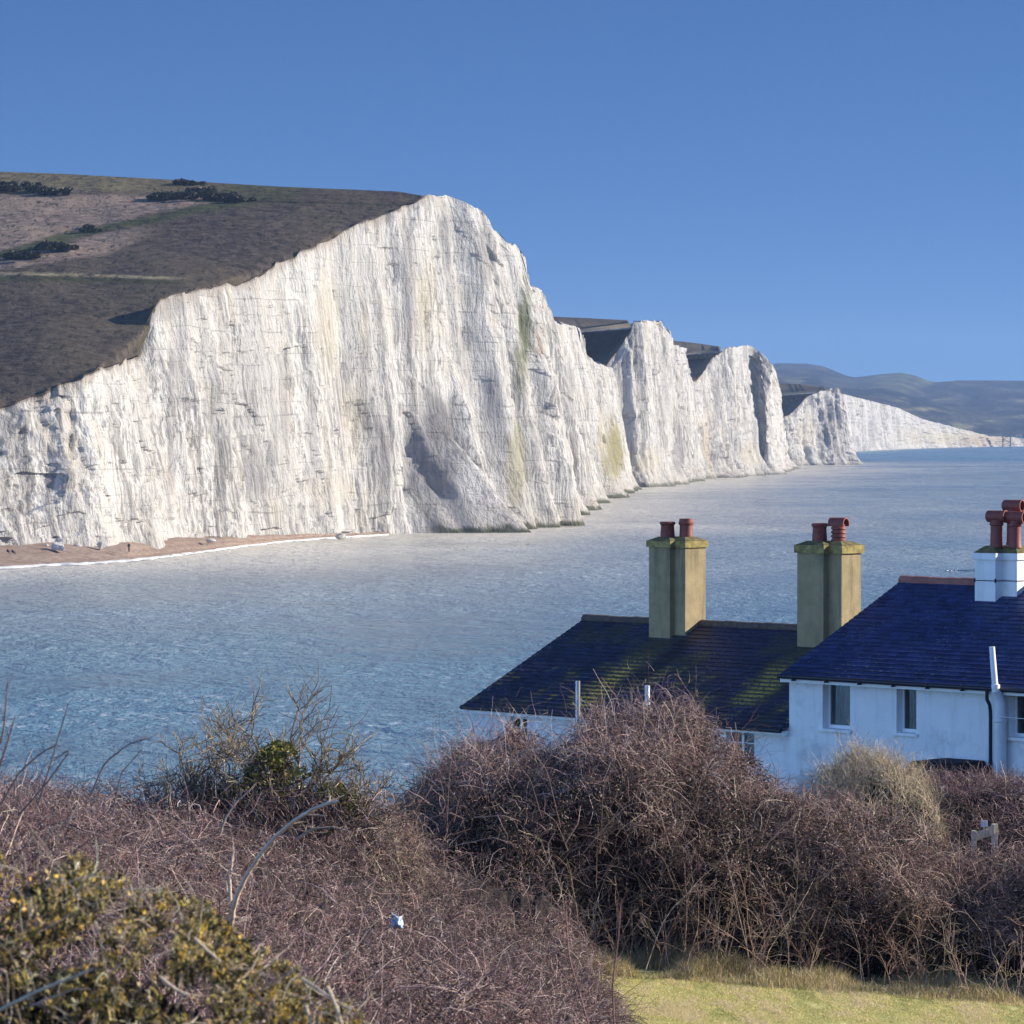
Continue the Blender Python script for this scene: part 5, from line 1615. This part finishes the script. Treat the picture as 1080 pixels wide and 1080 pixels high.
# single dry stems arching out of it
def stem_thing(pts, r0, r1, col, label, group=None, side=True):
    o = cane(None, pts, r0, r1, col, 'dry_stem', side)
    tag(o, label, 'stem', group)
    return o
stem_thing([(243, 985, 23.0), (246, 955, 22.9), (258, 925, 22.8), (280, 893, 22.7), (305, 868, 22.6), (335, 850, 22.5), (357, 845, 22.5)], 0.016, 0.010, (0.80, 0.64, 0.48), 'thick pale dry stem arching high over the purple brambles')
stem_thing([(243, 950, 24.0), (242, 925, 24), (245, 905, 24)], 0.011, 0.008, (0.76, 0.62, 0.48), 'short upright pale dead stem beside the arching stem')
stem_thing([(312, 885, 30), (330, 874, 30), (352, 872, 30), (365, 876, 30)], 0.009, 0.006, (0.48, 0.38, 0.30), 'thin dry stem bent low beneath the thick arching one')
stem_thing([(232, 880, 33), (238, 862, 33), (250, 845, 33), (263, 834, 33)], 0.010, 0.006, (0.46, 0.38, 0.32), 'slim grey stem curving in front of the bare bush with green ivy')
stem_thing([(648, 1090, 27.0), (646, 1040, 27), (652, 990, 27), (655, 950, 27)], 0.006, 0.004, (0.30, 0.17, 0.14), 'tall reddish upright stem at the edge of the lawn')
stem_thing([(622, 1085, 26.0), (600, 1010, 26), (596, 950, 26)], 0.006, 0.004, (0.34, 0.2, 0.17), 'slender reddish stem leaning out over the brambles near the lawn')
GS = 'blurred sprigs standing up against the sea'
for k, pts in enumerate(([(0, 850, 19), (20, 815, 19), (42, 795, 19), (60, 785, 19)], [(-8, 830, 18), (6, 790, 18), (16, 755, 18)], [(20, 860, 20), (50, 825, 20), (75, 790, 20), (58, 800, 20)],
                         [(95, 840, 22), (110, 805, 22), (135, 785, 22), (160, 778, 22)], [(40, 850, 21), (55, 800, 21), (72, 742, 21)], [(-5, 800, 17), (4, 770, 17), (8, 720, 17)],
                         [(120, 850, 26), (128, 815, 26), (150, 790, 26)])):
    stem_thing(pts, 0.006, 0.0025, (0.20, 0.15, 0.15), 'thin dark bare sprig standing up against the blue sea', GS)

# --- gorse
mG = Mound([(-220, 915), (-120, 908), (-40, 914), (0, 918), (50, 920), (100, 926), (150, 938), (200, 962), (245, 986), (290, 1014), (335, 1040), (375, 1066), (402, 1118)], 13.0, 1.25, pw=0.55, lump=0.05, seed=351)
def gorse():
    root = empty('gorse_bush', (0, 0, 0)); tag(root, 'gorse bush with spiny green shoots and a few yellow flowers, beside the purple brambles', 'bush')
    m, q = 19000, 10
    P0, N0 = mG.sample(m, 0.05, 0.66, 0.16)
    cl = fbm(P0[:, 0] / 0.075, P0[:, 2] / 0.06, 91, 3) + 0.5 * fbm(P0[:, 0] / 0.3, P0[:, 2] / 0.2, 92, 2)
    keep = cl > 0.0; P0, N0 = P0[keep], N0[keep]; m = len(P0)
    tint = pick([(0.050, 0.052, 0.022), (0.040, 0.038, 0.020), (0.060, 0.055, 0.025), (0.48, 0.38, 0.12), (0.62, 0.50, 0.22), (0.66, 0.58, 0.40), (0.09, 0.085, 0.035), (0.56, 0.40, 0.08), (0.05, 0.04, 0.035), (0.34, 0.29, 0.11)], m, 0.3)
    ax = unit(N0 * 0.8 + rng.normal(size=P0.shape) * 0.6 + np.array([0, 0, 0.35]))
    # each spray: a short axis set with spines
    SL = 0.02 + 0.028 * rng.random(m)
    f = rng.random((m, q))
    B0 = P0[:, None] + ax[:, None] * (f * SL[:, None])[..., None]
    d = unit(ax[:, None] * 0.7 + rng.normal(size=(m, q, 3)) * 0.75)
    n = m * q
    L = 0.010 + 0.016 * rng.random(n)
    P, R = grow(B0.reshape(-1, 3), d.reshape(-1, 3), L, 3, 0.0, 0.12, 0.25, 0.0026 * (0.7 + 0.7 * rng.random(n)))
    cc = np.repeat(tint, q, 0) * (0.75 + 0.5 * rng.random((n, 1)))
    parts = [tubes(P, R, cc)]
    P, R = grow(P0, ax, SL * 1.1, 4, 0.0, 0.1, 0.3, 0.0038)
    parts.append(tubes(P, R, tint * 0.9))
    V, Fq, Cc = join_geo(parts)
    link('spiny_shoots', np_mesh('spiny_shoots', V, Fq, True, Cc), M_TWIG, root)
    P0, N0 = mG.sample(7000, 0.12, 0.60, 0.05)
    P0 = P0[rng.random(len(P0)) < 0.13]
    V, Fq, Cc = leaves(P0, 0.020, pick([(0.62, 0.42, 0.06), (0.50, 0.34, 0.06), (0.48, 0.38, 0.12)], len(P0), 0.3))
    link('flowers', np_mesh('flowers', V, Fq, False, Cc), M_LEAF, root)
    P0, N0 = mG.sample(900, 0.08, 0.6, 0.16)
    d = unit(N0 * 0.5 + rng.normal(size=P0.shape) + np.array([0, 0, 0.2]))
    P, R = grow(P0, d, 0.08 + 0.14 * rng.random(len(P0)), 5, 0.1, 0.18, 0.5, 0.0026)
    V, Fq, Cc = tubes(P, R, pick([(0.40, 0.33, 0.25), (0.26, 0.20, 0.16), (0.50, 0.44, 0.35)], len(P0), 0.3), 5)
    link('woody_stems', np_mesh('woody_stems', V, Fq, True, Cc), M_TWIG, root)
    mG.core('shade_core', root, 0.27)
    for pts in ([(-20, 1075, 11.7), (40, 1045, 11.65), (98, 1022, 11.65)], [(318, 1032, 12.0), (345, 1050, 11.95), (372, 1066, 11.9)], [(322, 1060, 11.9), (330, 1085, 11.9)],
                [(168, 1030, 11.6), (186, 1044, 11.6), (200, 1050, 11.6)], [(205, 990, 11.9), (225, 1008, 11.9), (233, 1015, 11.9)], [(345, 1040, 11.95), (356, 1065, 11.9), (362, 1085, 11.9)]):
        cane(root, pts, 0.0058, 0.004, (0.74, 0.60, 0.44), 'branch', side=False)
gorse()

# --- bare bush with ivy, on the brink
def bare_bush():
    root = empty('hawthorn_bush', tuple(at(285, 880, 50.0))); b0 = Vector(root.location)
    root.scale = (1.12, 1.0, 1.13)
    tag(root, 'bare wind-shaped bush with green ivy at its heart, standing against the sea', 'bush')
    segs = []
    def br(p, d, L, r, lev):
        n = 5
        pts = [p]
        for k in range(1, n):
            d = unit(d + rng.normal(size=3) * 0.20 + np.array([0.015, 0, 0.07]))
            pts.append(pts[-1] + d * L / (n - 1))
        segs.append((np.array(pts), np.linspace(r, r * 0.66, n)))
        if lev == 0: return
        m = {4: 4, 3: 5, 2: 5, 1: 6}[lev]
        for i in range(m):
            k = rng.integers(1, n)
            d2 = unit(d * 0.9 + rng.normal(size=3) * np.array([0.75, 0.55, 0.5]) + np.array([0, 0, 0.20]))
            br(pts[k], d2, L * rng.uniform(0.42, 0.78), r * 0.6, lev - 1)
    o = at(285, 872, 50.0)
    for i in range(14):
        a = -1 + 2 * i / 13
        d = unit(np.array([a * 0.85, rng.uniform(-0.4, 0.4), 1.0 - 0.45 * abs(a)]))
        br(o + np.array([a * 0.62, rng.uniform(-0.25, 0.25), -0.12]), d, rng.uniform(0.72, 0.92) * (1 - 0.12 * abs(a)), 0.020, 3)
    lv = {}
    P = np.array([s_[0] for s_ in segs]); R = np.array([s_[1] for s_ in segs]); R = np.maximum(R, 0.0032)
    col = pick([(0.30, 0.25, 0.18), (0.38, 0.32, 0.22), (0.46, 0.38, 0.26), (0.20, 0.17, 0.14)], len(P), 0.3)
    V, Fq, Cc = tubes(P - np.array(b0), R, col, 4)
    link('branches', np_mesh('branches', V, Fq, True, Cc), M_TWIG, root)
    # ivy clumps
    C = []
    for (cx, cy, rx, ry) in ((282, 826, 30, 26), (308, 834, 30, 20), (258, 842, 26, 18), (338, 842, 24, 13), (292, 806, 20, 14), (232, 850, 22, 14), (360, 850, 14, 8), (290, 850, 50, 16)):
        c = at(cx, cy, 50.0); n = 1500
        q = rng.normal(size=(n, 3)); q = unit(q) * (rng.random((n, 1)) ** 0.4)
        C.append(c + q * np.array([rx / 84.0, 0.5, ry / 84.0]))
    C = np.concatenate(C); C = C[fbm(C[:, 0] / 0.14, C[:, 2] / 0.14, 88, 3) > -0.12]
    V, Fq, Cc = leaves(C - np.array(b0), 0.045, pick([(0.16, 0.18, 0.03), (0.24, 0.23, 0.045), (0.08, 0.10, 0.022), (0.05, 0.06, 0.018), (0.32, 0.28, 0.08)], len(C), 0.4))
    link('ivy', np_mesh('ivy', V, Fq, False, Cc), M_LEAF, root)
    # tangle of thin shoots at the foot
    n = 2600
    p0 = at(280, 862, 49.8) + rng.normal(size=(n, 3)) * np.array([0.85, 0.4, 0.16])
    P, R = grow(p0, unit(rng.normal(size=(n, 3)) + np.array([0, 0, 0.9])), 0.15 + 0.35 * rng.random(n), 5, 0.2, 0.3, 0.5, 0.0038)
    V, Fq, Cc = tubes(P - np.array(b0), R, pick(PURPLE + [(0.2, 0.17, 0.11)], n, 0.3))
    link('shoots', np_mesh('shoots', V, Fq, True, Cc), M_TWIG, root)
bare_bush()

# --- scrub filling the dip between the bare bush and the big hedge
mD = Mound([(120, 905), (160, 872), (200, 868), (240, 872), (300, 872), (350, 858), (385, 846), (410, 852), (440, 880), (455, 930)], 55.0, 2.6, pw=0.6, lump=0.16, seed=361)
bramble(mD, 'bramble_bush', 'tawny low bramble bush in the dip beneath the bare ivy bush', 'bush', 4200, 9000, 5000, TAN + PURPLE, PURPLE + STRAW, DKLEAF + GRLEAF, r=0.0045, Lr=(0.3, 0.8), n_up=160, up_len=(0.1, 0.4), inset=0.3, leaf_top=0.7)

# --- lawn and rough grass
def lawn():
    # mown turf
    n = 330000
    t = 54.5 + 8.6 * rng.random(n); a = 560 + 660 * rng.random(n)
    x = (a - 540) / F * t
    e = 61.4 + 0.35 * fbm(x / 0.5, x * 0, 5, 3)
    k = (t < e)
    x, t = x[k], t[k]; n = len(x)
    g = fbm(x / 0.5, t / 1.3, 23, 4); g2 = fbm(x / 0.15, t / 0.5, 27, 3)
    col = pick([(0.62, 0.58, 0.22), (0.72, 0.64, 0.30), (0.46, 0.46, 0.15), (0.76, 0.66, 0.38)], n, 0.3)
    dry = sstep(-0.05, 0.4, g + 0.5 * g2)[:, None]; col = col * (1 - dry * 0.75) + np.array((0.74, 0.62, 0.40)) * dry * 0.75
    mo = sstep(0.1, 0.45, -g - 0.4 * g2)[:, None]; col = col * (1 - mo * 0.6) + np.array((0.30, 0.33, 0.10)) * mo * 0.6
    h = (0.016 + 0.020 * rng.random(n)) * (1 + 0.8 * g + 0.7 * g2)
    V, Fq, Cc = blades(np.stack([x, t, ground_z(x, t)], -1), h, 0.008, 2.2, col)
    tag(link('grass', np_mesh('grass', V, Fq, False, Cc), M_BLADE), 'short sunlit yellow green turf below the bramble bushes', 'grass', kind='stuff')
    # rough grass and dead bents at the foot of the hedge
    n = 52000
    a = 600 + 630 * rng.random(n); t = 60.7 + 1.9 * rng.random(n) ** 0.75
    x = (a - 540) / F * t
    den = fbm(x / 0.7, t / 0.6, 41, 3)
    k = den > -0.3 ; x, t, den = x[k], t[k], den[k]; n = len(x)
    h = (0.06 + 0.17 * rng.random(n) ** 2) * (0.6 + 1.2 * sstep(-0.2, 0.5, den)) * np.interp(t, [60.4, 61.2, 62.6], [0.3, 0.95, 1.1])
    h *= np.interp((x / t * F) + 540, [600, 660, 800, 900, 1080], [1.5, 1.45, 1.2, 0.85, 0.8])
    col = pick([(0.66, 0.53, 0.32), (0.56, 0.44, 0.26), (0.44, 0.38, 0.15), (0.72, 0.61, 0.41), (0.34, 0.31, 0.11)], n, 0.25)
    V, Fq, Cc = blades(np.stack([x, t, ground_z(x, t)], -1), h, 0.008, 1.0, col)
    tag(link('dry_grass', np_mesh('dry_grass', V, Fq, False, Cc), M_BLADE), 'tall dry yellow grass along the foot of the bramble hedge', 'grass', kind='stuff')
lawn()
# ------------------------------------------------------------------ small things
# wooden stile with a little white sign
def stile():
    c = at(1037, 890, 66.6)
    root = empty('stile', (c[0], c[1], float(ground_z(c[0], c[1]))))
    tag(root, 'weathered wooden stile with slanting rail and a small white sign among the brambles', 'stile')
    b0 = np.array(root.location)
    wood = simple('grey_wood', (0.64, 0.57, 0.42), 0.85, 0.3, 14, bump=0.01)
    p1 = at(1027, 876, 66.6) - b0; p2 = at(1049, 869, 66.0) - b0
    for p, w in ((p1, 0.042), (p2, 0.05)):
        b = MB(); b.box((p[0] - w, p[1] - w, 0), (p[0] + w, p[1] + w, p[2]), 0.008); b.build('post', wood, root)
    r = MB()
    a, d = p1 + np.array([0.02, -0.03, -0.10]), p2 + np.array([-0.02, -0.03, -0.09])
    r.loft([[(a[0], a[1] - 0.05, a[2] - 0.07), (a[0], a[1] - 0.01, a[2] - 0.07), (a[0], a[1] - 0.01, a[2] + 0.07), (a[0], a[1] - 0.05, a[2] + 0.07)],
            [(d[0], d[1] - 0.06, d[2] - 0.07), (d[0], d[1] - 0.02, d[2] - 0.07), (d[0], d[1] - 0.02, d[2] + 0.07), (d[0], d[1] - 0.06, d[2] + 0.07)]])
    r.build('rail', wood, root)
    q = at(1037.5, 868.5, 66.2) - b0
    s = MB(); s.box((q[0] - 0.055, q[1] - 0.08, q[2] - 0.055), (q[0] + 0.055, q[1] - 0.066, q[2] + 0.06), 0.004)
    sg = s.build('sign_plate', simple('white_plate', (0.78, 0.76, 0.72), 0.5, 0.06, 5), root)
    s = MB(); s.box((q[0] - 0.014, q[1] - 0.064, q[2] - 0.22), (q[0] + 0.014, q[1] - 0.04, q[2] + 0.05)); s.build('sign_post', wood, root)
stile()

# a scrap of plastic caught in the brambles
def scrap():
    c = at(419, 973, 32.6)
    n = 9
    u, v = np.meshgrid(np.linspace(-1, 1, n), np.linspace(-1, 1, n))
    a = 0.055
    P = np.stack([u * a + 0.02 * noise2(u * 2, v * 2, 5), -0.06 + 0.05 * noise2(u * 1.6, v * 1.6, 7) * 1.6, (v + 0.6 * u * (u < 0) * -1) * a * 0.95 + 0.02 * noise2(u * 3, v * 2, 9)], -1)
    fold = 0.06 * np.abs(u - 0.35); P[..., 1] += fold
    me = np_mesh('plastic_bag', P.reshape(-1, 3), grid_faces(n, n), True)
    o = link('plastic_bag', me, simple('blue_white_plastic', (0.42, 0.50, 0.64), 0.45, 0.25, 18, spec=0.3))
    o.location = c
    m = o.modifiers.new('thick', 'SOLIDIFY'); m.thickness = 0.004
    tag(o, 'scrap of pale blue plastic bag caught in the purple brambles', 'plastic bag')
scrap()

# fallen chalk on the beach
M_ROCK = simple('fallen_chalk', (0.48, 0.46, 0.43), 0.95, 0.2, 1.2, obj=False, bump=0.1)
def boulder(px, py, z, size, seed, label):
    x, y = wpt(px, py, z)
    bm = bmesh.new(); bmesh.ops.create_icosphere(bm, subdivisions=3, radius=1.0)
    r = np.random.default_rng(seed)
    pl = [(Vector(unit(r.normal(size=3))), r.uniform(0.5, 0.85)) for _ in range(10)]
    for v in bm.verts:
        for nrm, dd in pl:
            k = v.co.dot(nrm)
            if k > dd: v.co -= nrm * (k - dd)
        v.co += Vector(r.normal(size=3)) * 0.02
        v.co = Vector((v.co.x * size[0], v.co.y * size[1], v.co.z * size[2]))
    me = bpy.data.meshes.new('chalk_boulder'); bm.to_mesh(me); bm.free()
    o = link('chalk_boulder', me, M_ROCK); o.location = (x, y, z + size[2] * 0.35); o.rotation_euler = (0, 0, r.uniform(0, 6))
    tag(o, label, 'boulder', 'fallen chalk boulders on the beach')
boulder(62, 579, 2.4, (1.5, 1.3, 1.0), 3, 'largest white chalk boulder at the cliff foot, near the lone walker')
boulder(82, 577, 2.4, (0.9, 0.8, 0.5), 4, 'flat white chalk boulder between two larger boulders at the cliff foot')
boulder(107, 578, 2.2, (1.1, 1.0, 0.9), 5, 'rounded chalk boulder closest to the lone walker on the beach')
boulder(49, 577, 2.6, (0.7, 0.6, 0.5), 6, 'small chalk boulder next to the largest one on the beach')
boulder(359, 568, 0.3, (1.3, 1.1, 0.9), 7, 'lone white boulder where the beach runs out against the cliff')
boulder(222, 572, 1.5, (1.1, 1.0, 0.6), 8, 'low chalk boulder half way along the narrow beach')

# people on the beach
def person(px, py, z, pose, top, legs, label, rz=0.0):
    x, y = wpt(px, py, z)
    if pose == 'stand':
        J = {'pel': (0, 0, 0.95), 'ab': (0, 0, 1.12), 'ch': (0, -0.01, 1.36), 'nk': (0, 0, 1.50), 'hd': (0, 0.03, 1.62), 'tp': (0, 0.03, 1.74),
             'sl': (0.19, 0, 1.43), 'el': (0.25, -0.02, 1.15), 'hl': (0.24, 0.08, 0.90), 'sr': (-0.19, 0, 1.43), 'er': (-0.25, -0.02, 1.15), 'hr': (-0.24, 0.06, 0.90),
             'kl': (0.11, 0.04, 0.50), 'fl': (0.12, 0.14, 0.06), 'al': (0.12, -0.02, 0.07), 'kr': (-0.11, -0.04, 0.50), 'fr': (-0.12, 0.0, 0.06), 'ar': (-0.12, -0.16, 0.07)}
    else:
        J = {'pel': (0, 0, 0.14), 'ab': (0, -0.05, 0.32), 'ch': (0, -0.04, 0.56), 'nk': (0, 0.0, 0.70), 'hd': (0, 0.04, 0.82), 'tp': (0, 0.05, 0.94),
             'sl': (0.19, 0, 0.63), 'el': (0.26, 0.18, 0.42), 'hl': (0.14, 0.40, 0.46), 'sr': (-0.19, 0, 0.63), 'er': (-0.26, 0.18, 0.42), 'hr': (-0.14, 0.40, 0.46),
             'kl': (0.14, 0.42, 0.44), 'fl': (0.13, 0.72, 0.04), 'al': (0.13, 0.58, 0.07), 'kr': (-0.14, 0.42, 0.44), 'fr': (-0.13, 0.72, 0.04), 'ar': (-0.13, 0.58, 0.07)}
    E = [('pel', 'ab'), ('ab', 'ch'), ('ch', 'nk'), ('nk', 'hd'), ('hd', 'tp'), ('ch', 'sl'), ('sl', 'el'), ('el', 'hl'), ('ch', 'sr'), ('sr', 'er'), ('er', 'hr'),
         ('pel', 'kl'), ('kl', 'al'), ('al', 'fl'), ('pel', 'kr'), ('kr', 'ar'), ('ar', 'fr')]
    R = {'pel': 0.15, 'ab': 0.14, 'ch': 0.16, 'nk': 0.06, 'hd': 0.10, 'tp': 0.075, 'sl': 0.075, 'sr': 0.075, 'el': 0.05, 'er': 0.05, 'hl': 0.035, 'hr': 0.035, 'kl': 0.075, 'kr': 0.075, 'al': 0.05, 'ar': 0.05, 'fl': 0.04, 'fr': 0.04}
    keys = list(J)
    me = bpy.data.meshes.new('person')
    me.from_pydata([J[k] for k in keys], [(keys.index(a), keys.index(b)) for a, b in E], [])
    o = link('person', me)
    o.location = (x, y, z); o.rotation_euler = (0, 0, rz)
    sk = o.modifiers.new('skin', 'SKIN')
    for k, d in zip(keys, me.skin_vertices[0].data):
        d.radius = (R[k], R[k]); d.use_root = (k == 'pel')
    o.modifiers.new('sub', 'SUBSURF').levels = 1
    o.modifiers['sub'].render_levels = 2
    dg = bpy.context.evaluated_depsgraph_get()
    em = bpy.data.meshes.new_from_object(o.evaluated_get(dg))
    o.modifiers.clear(); o.data = em
    mats = [simple('clothes_top', top, 0.9, 0.1, 9), simple('trousers', legs, 0.9, 0.1, 9), simple('skin_and_hair', (0.30, 0.19, 0.14), 0.7, 0.2, 9)]
    em.materials.clear()
    for m in mats: em.materials.append(m)
    hz = J['nk'][2] + 0.03
    for p in em.polygons:
        c = p.center
        hand = (c - Vector(J['hl'])).length < 0.07 or (c - Vector(J['hr'])).length < 0.07
        leg = (c.z < J['pel'][2] + 0.02) if pose == 'stand' else (c.y > 0.1 and abs(c.x) < 0.22 and c.z < 0.5)
        p.material_index = 2 if (c.z > hz or hand) else (1 if leg and not hand else 0)
        p.use_smooth = True
    tag(o, label, 'person')
    return o
person(136, 582.2, 1.55, 'stand', (0.02, 0.022, 0.035), (0.02, 0.02, 0.03), 'person in dark clothes walking alone on the beach by the cliff foot', 0.6)
person(8, 584, 2.3, 'sit', (0.10, 0.02, 0.03), (0.025, 0.025, 0.04), 'person in a dark red top sitting on the shingle', -0.5)
person(13, 584.5, 2.25, 'sit', (0.02, 0.022, 0.04), (0.02, 0.02, 0.025), 'person in black sitting on the shingle beside a companion in dark red', -0.7)

# dark gorse clumps on the downs: each a lumpy leafy mass of small sprays
def clump_mesh(seed):
    r = np.random.default_rng(seed)
    C = []
    for k in range(7):
        c = np.array([r.normal() * 1.0, r.normal() * 0.5, 0.25 + 0.2 * r.random()]); n = 260
        q = unit(r.normal(size=(n, 3))) * (r.random((n, 1)) ** 0.35) * np.array([0.62, 0.5, 0.5]) * r.uniform(0.6, 1.15)
        C.append(c + q)
    C = np.concatenate(C); C[:, 2] = np.abs(C[:, 2])
    V, Fq, Cc = leaves(C, 0.30, pick([(0.020, 0.024, 0.016), (0.03, 0.034, 0.02), (0.016, 0.018, 0.014), (0.05, 0.05, 0.03)], len(C), 0.3))
    return np_mesh('gorse_clump', V, Fq, False, Cc)
CL = [clump_mesh(s_) for s_ in (1, 2, 3)]
for m in CL: m.materials.append(M_LEAF)
HAf = HA.reshape(-1, 3); hx, hy = pix(HAf)
vis = HAf[:, 1] < 1015
def on_down(px, py):
    d = (hx - px) ** 2 + (hy - py) ** 2 + np.where(vis, 0, 1e6)
    return HAf[np.argmin(d)]
for i, (px_, py_, sz) in enumerate([(168, 212, 2.6), (178, 208, 2.0), (188, 210, 2.6), (199, 209, 2.2), (208, 206, 2.4), (222, 210, 2.4), (232, 211, 2.0), (243, 212, 2.2), (254, 213, 1.7), (190, 195, 2.0), (202, 195, 1.6),
                                    (55, 264, 2.6), (47, 263, 1.9), (62, 264, 2.2), (22, 273, 2.2), (28, 272, 1.7), (4, 200, 2.6), (14, 202, 2.4), (38, 203, 2.2), (48, 205, 2.4), (26, 196, 1.5), (94, 241, 1.4), (99, 244, 1.2), (207, 203, 1.6)]):
    p = on_down(px_, py_)
    o = bpy.data.objects.new('gorse_clump', CL[i % 3]); COL.objects.link(o)
    o.location = p; o.scale = (sz, sz, sz * 0.8); o.rotation_euler = (0, 0, i * 1.3)
    tag(o, 'dark gorse clump growing on the hillside behind the tallest cliff', 'bush', 'dark gorse clumps on the hillside')

# far hamlet at the end of the cliffs
def far_house(px0, px1, pytop, pybase, d, wallc, roofc, label, hip=False, win=6):
    a = at(px0, pybase, d); b = at(px1, pybase, d); c = at(px0, pytop, d)
    w = b[0] - a[0]; h = c[2] - a[2]
    o = empty('house', (a[0], a[1], a[2])); tag(o, label, 'house')
    hw = h * 0.62
    m = MB(); m.box((0, 0, -8), (w, 9, hw)); m.build('wall', simple('far_wall', wallc, 0.9, 0.1, 0.5), o)
    m = MB(); i = w * 0.12 if hip else -0.3
    m.loft([[(-0.5, -0.5, hw + 0.02), (w + 0.5, -0.5, hw + 0.02), (w + 0.5, 9.5, hw + 0.02), (-0.5, 9.5, hw + 0.02)], [(i, 4.3, h), (w - i, 4.3, h), (w - i, 4.7, h), (i, 4.7, h)]])
    rf = m.build('roof', simple('far_roof', roofc, 0.9, 0.15, 0.5), o)
    m = MB(); m.box((w * 0.3, 3.9, h - 0.8), (w * 0.3 + 1.1, 5.1, h + 1.4)); m.build('chimney', simple('far_brick', (0.2, 0.12, 0.09), 0.9), rf)
    for k in range(win):
        xx = w * (k + 0.5) / win
        m = MB(); m.box((xx - 0.5, -0.05, hw * 0.35), (xx + 0.5, 0.04, hw * 0.75)); m.build('window', M_SOOT, o)
far_house(973, 991, 450.5, 460, 5150, (0.16, 0.15, 0.16), (0.07, 0.06, 0.06), 'long dark hotel building above the far end of the cliffs', True, 8)
far_house(951, 957, 456, 462, 5050, (0.75, 0.72, 0.68), (0.25, 0.16, 0.13), 'white house beside the dark hotel above the far cliffs', False, 3)
far_house(1003, 1009, 458, 464, 5150, (0.72, 0.70, 0.66), (0.2, 0.14, 0.12), 'small pale cottage between the dark hotel and the beach stair tower', False, 3)
far_house(1072, 1078, 457.5, 462.5, 5500, (0.66, 0.64, 0.62), (0.16, 0.12, 0.11), 'pale house on the far cliff past the beach stair tower', False, 4)
def stair_tower():
    a = at(1058, 470.5, 5250); b = at(1066, 470.5, 5250); h = at(1060, 453, 5250)[2]
    o = empty('stair_tower', (a[0], a[1], 0)); tag(o, 'steel lattice stair tower standing at the foot of the far cliff', 'stair tower')
    st = simple('tower_steel', (0.20, 0.20, 0.22), 0.6, 0.2, 1)
    w = b[0] - a[0]
    for (x, y) in ((0, 0), (w, 0), (0, 6), (w, 6)):
        m = MB(); m.box((x - 0.35, y - 0.35, -1), (x + 0.35, y + 0.35, h - (5 if x == 0 else 0))); m.build('post', st, o)
    for k in range(5):
        z = 2 + k * (h - 6) / 4
        m = MB(); m.box((-0.5, -0.5, z), (w + 0.5, 6.5, z + 0.35)); m.build('landing', st, o)
        if k < 4:
            z2 = 2 + (k + 1) * (h - 6) / 4; x0, x1 = (0.5, w - 0.5) if k % 2 == 0 else (w - 0.5, 0.5)
            m = MB(); y = 0.6 if k % 2 == 0 else 3.6
            m.loft([[(x0, y, z + 0.4), (x0, y + 1.8, z + 0.4), (x0, y + 1.8, z + 0.9), (x0, y, z + 0.9)], [(x1, y, z2 - 0.4), (x1, y + 1.8, z2 - 0.4), (x1, y + 1.8, z2 + 0.1), (x1, y, z2 + 0.1)]])
            m.build('flight', st, o)
stair_tower()
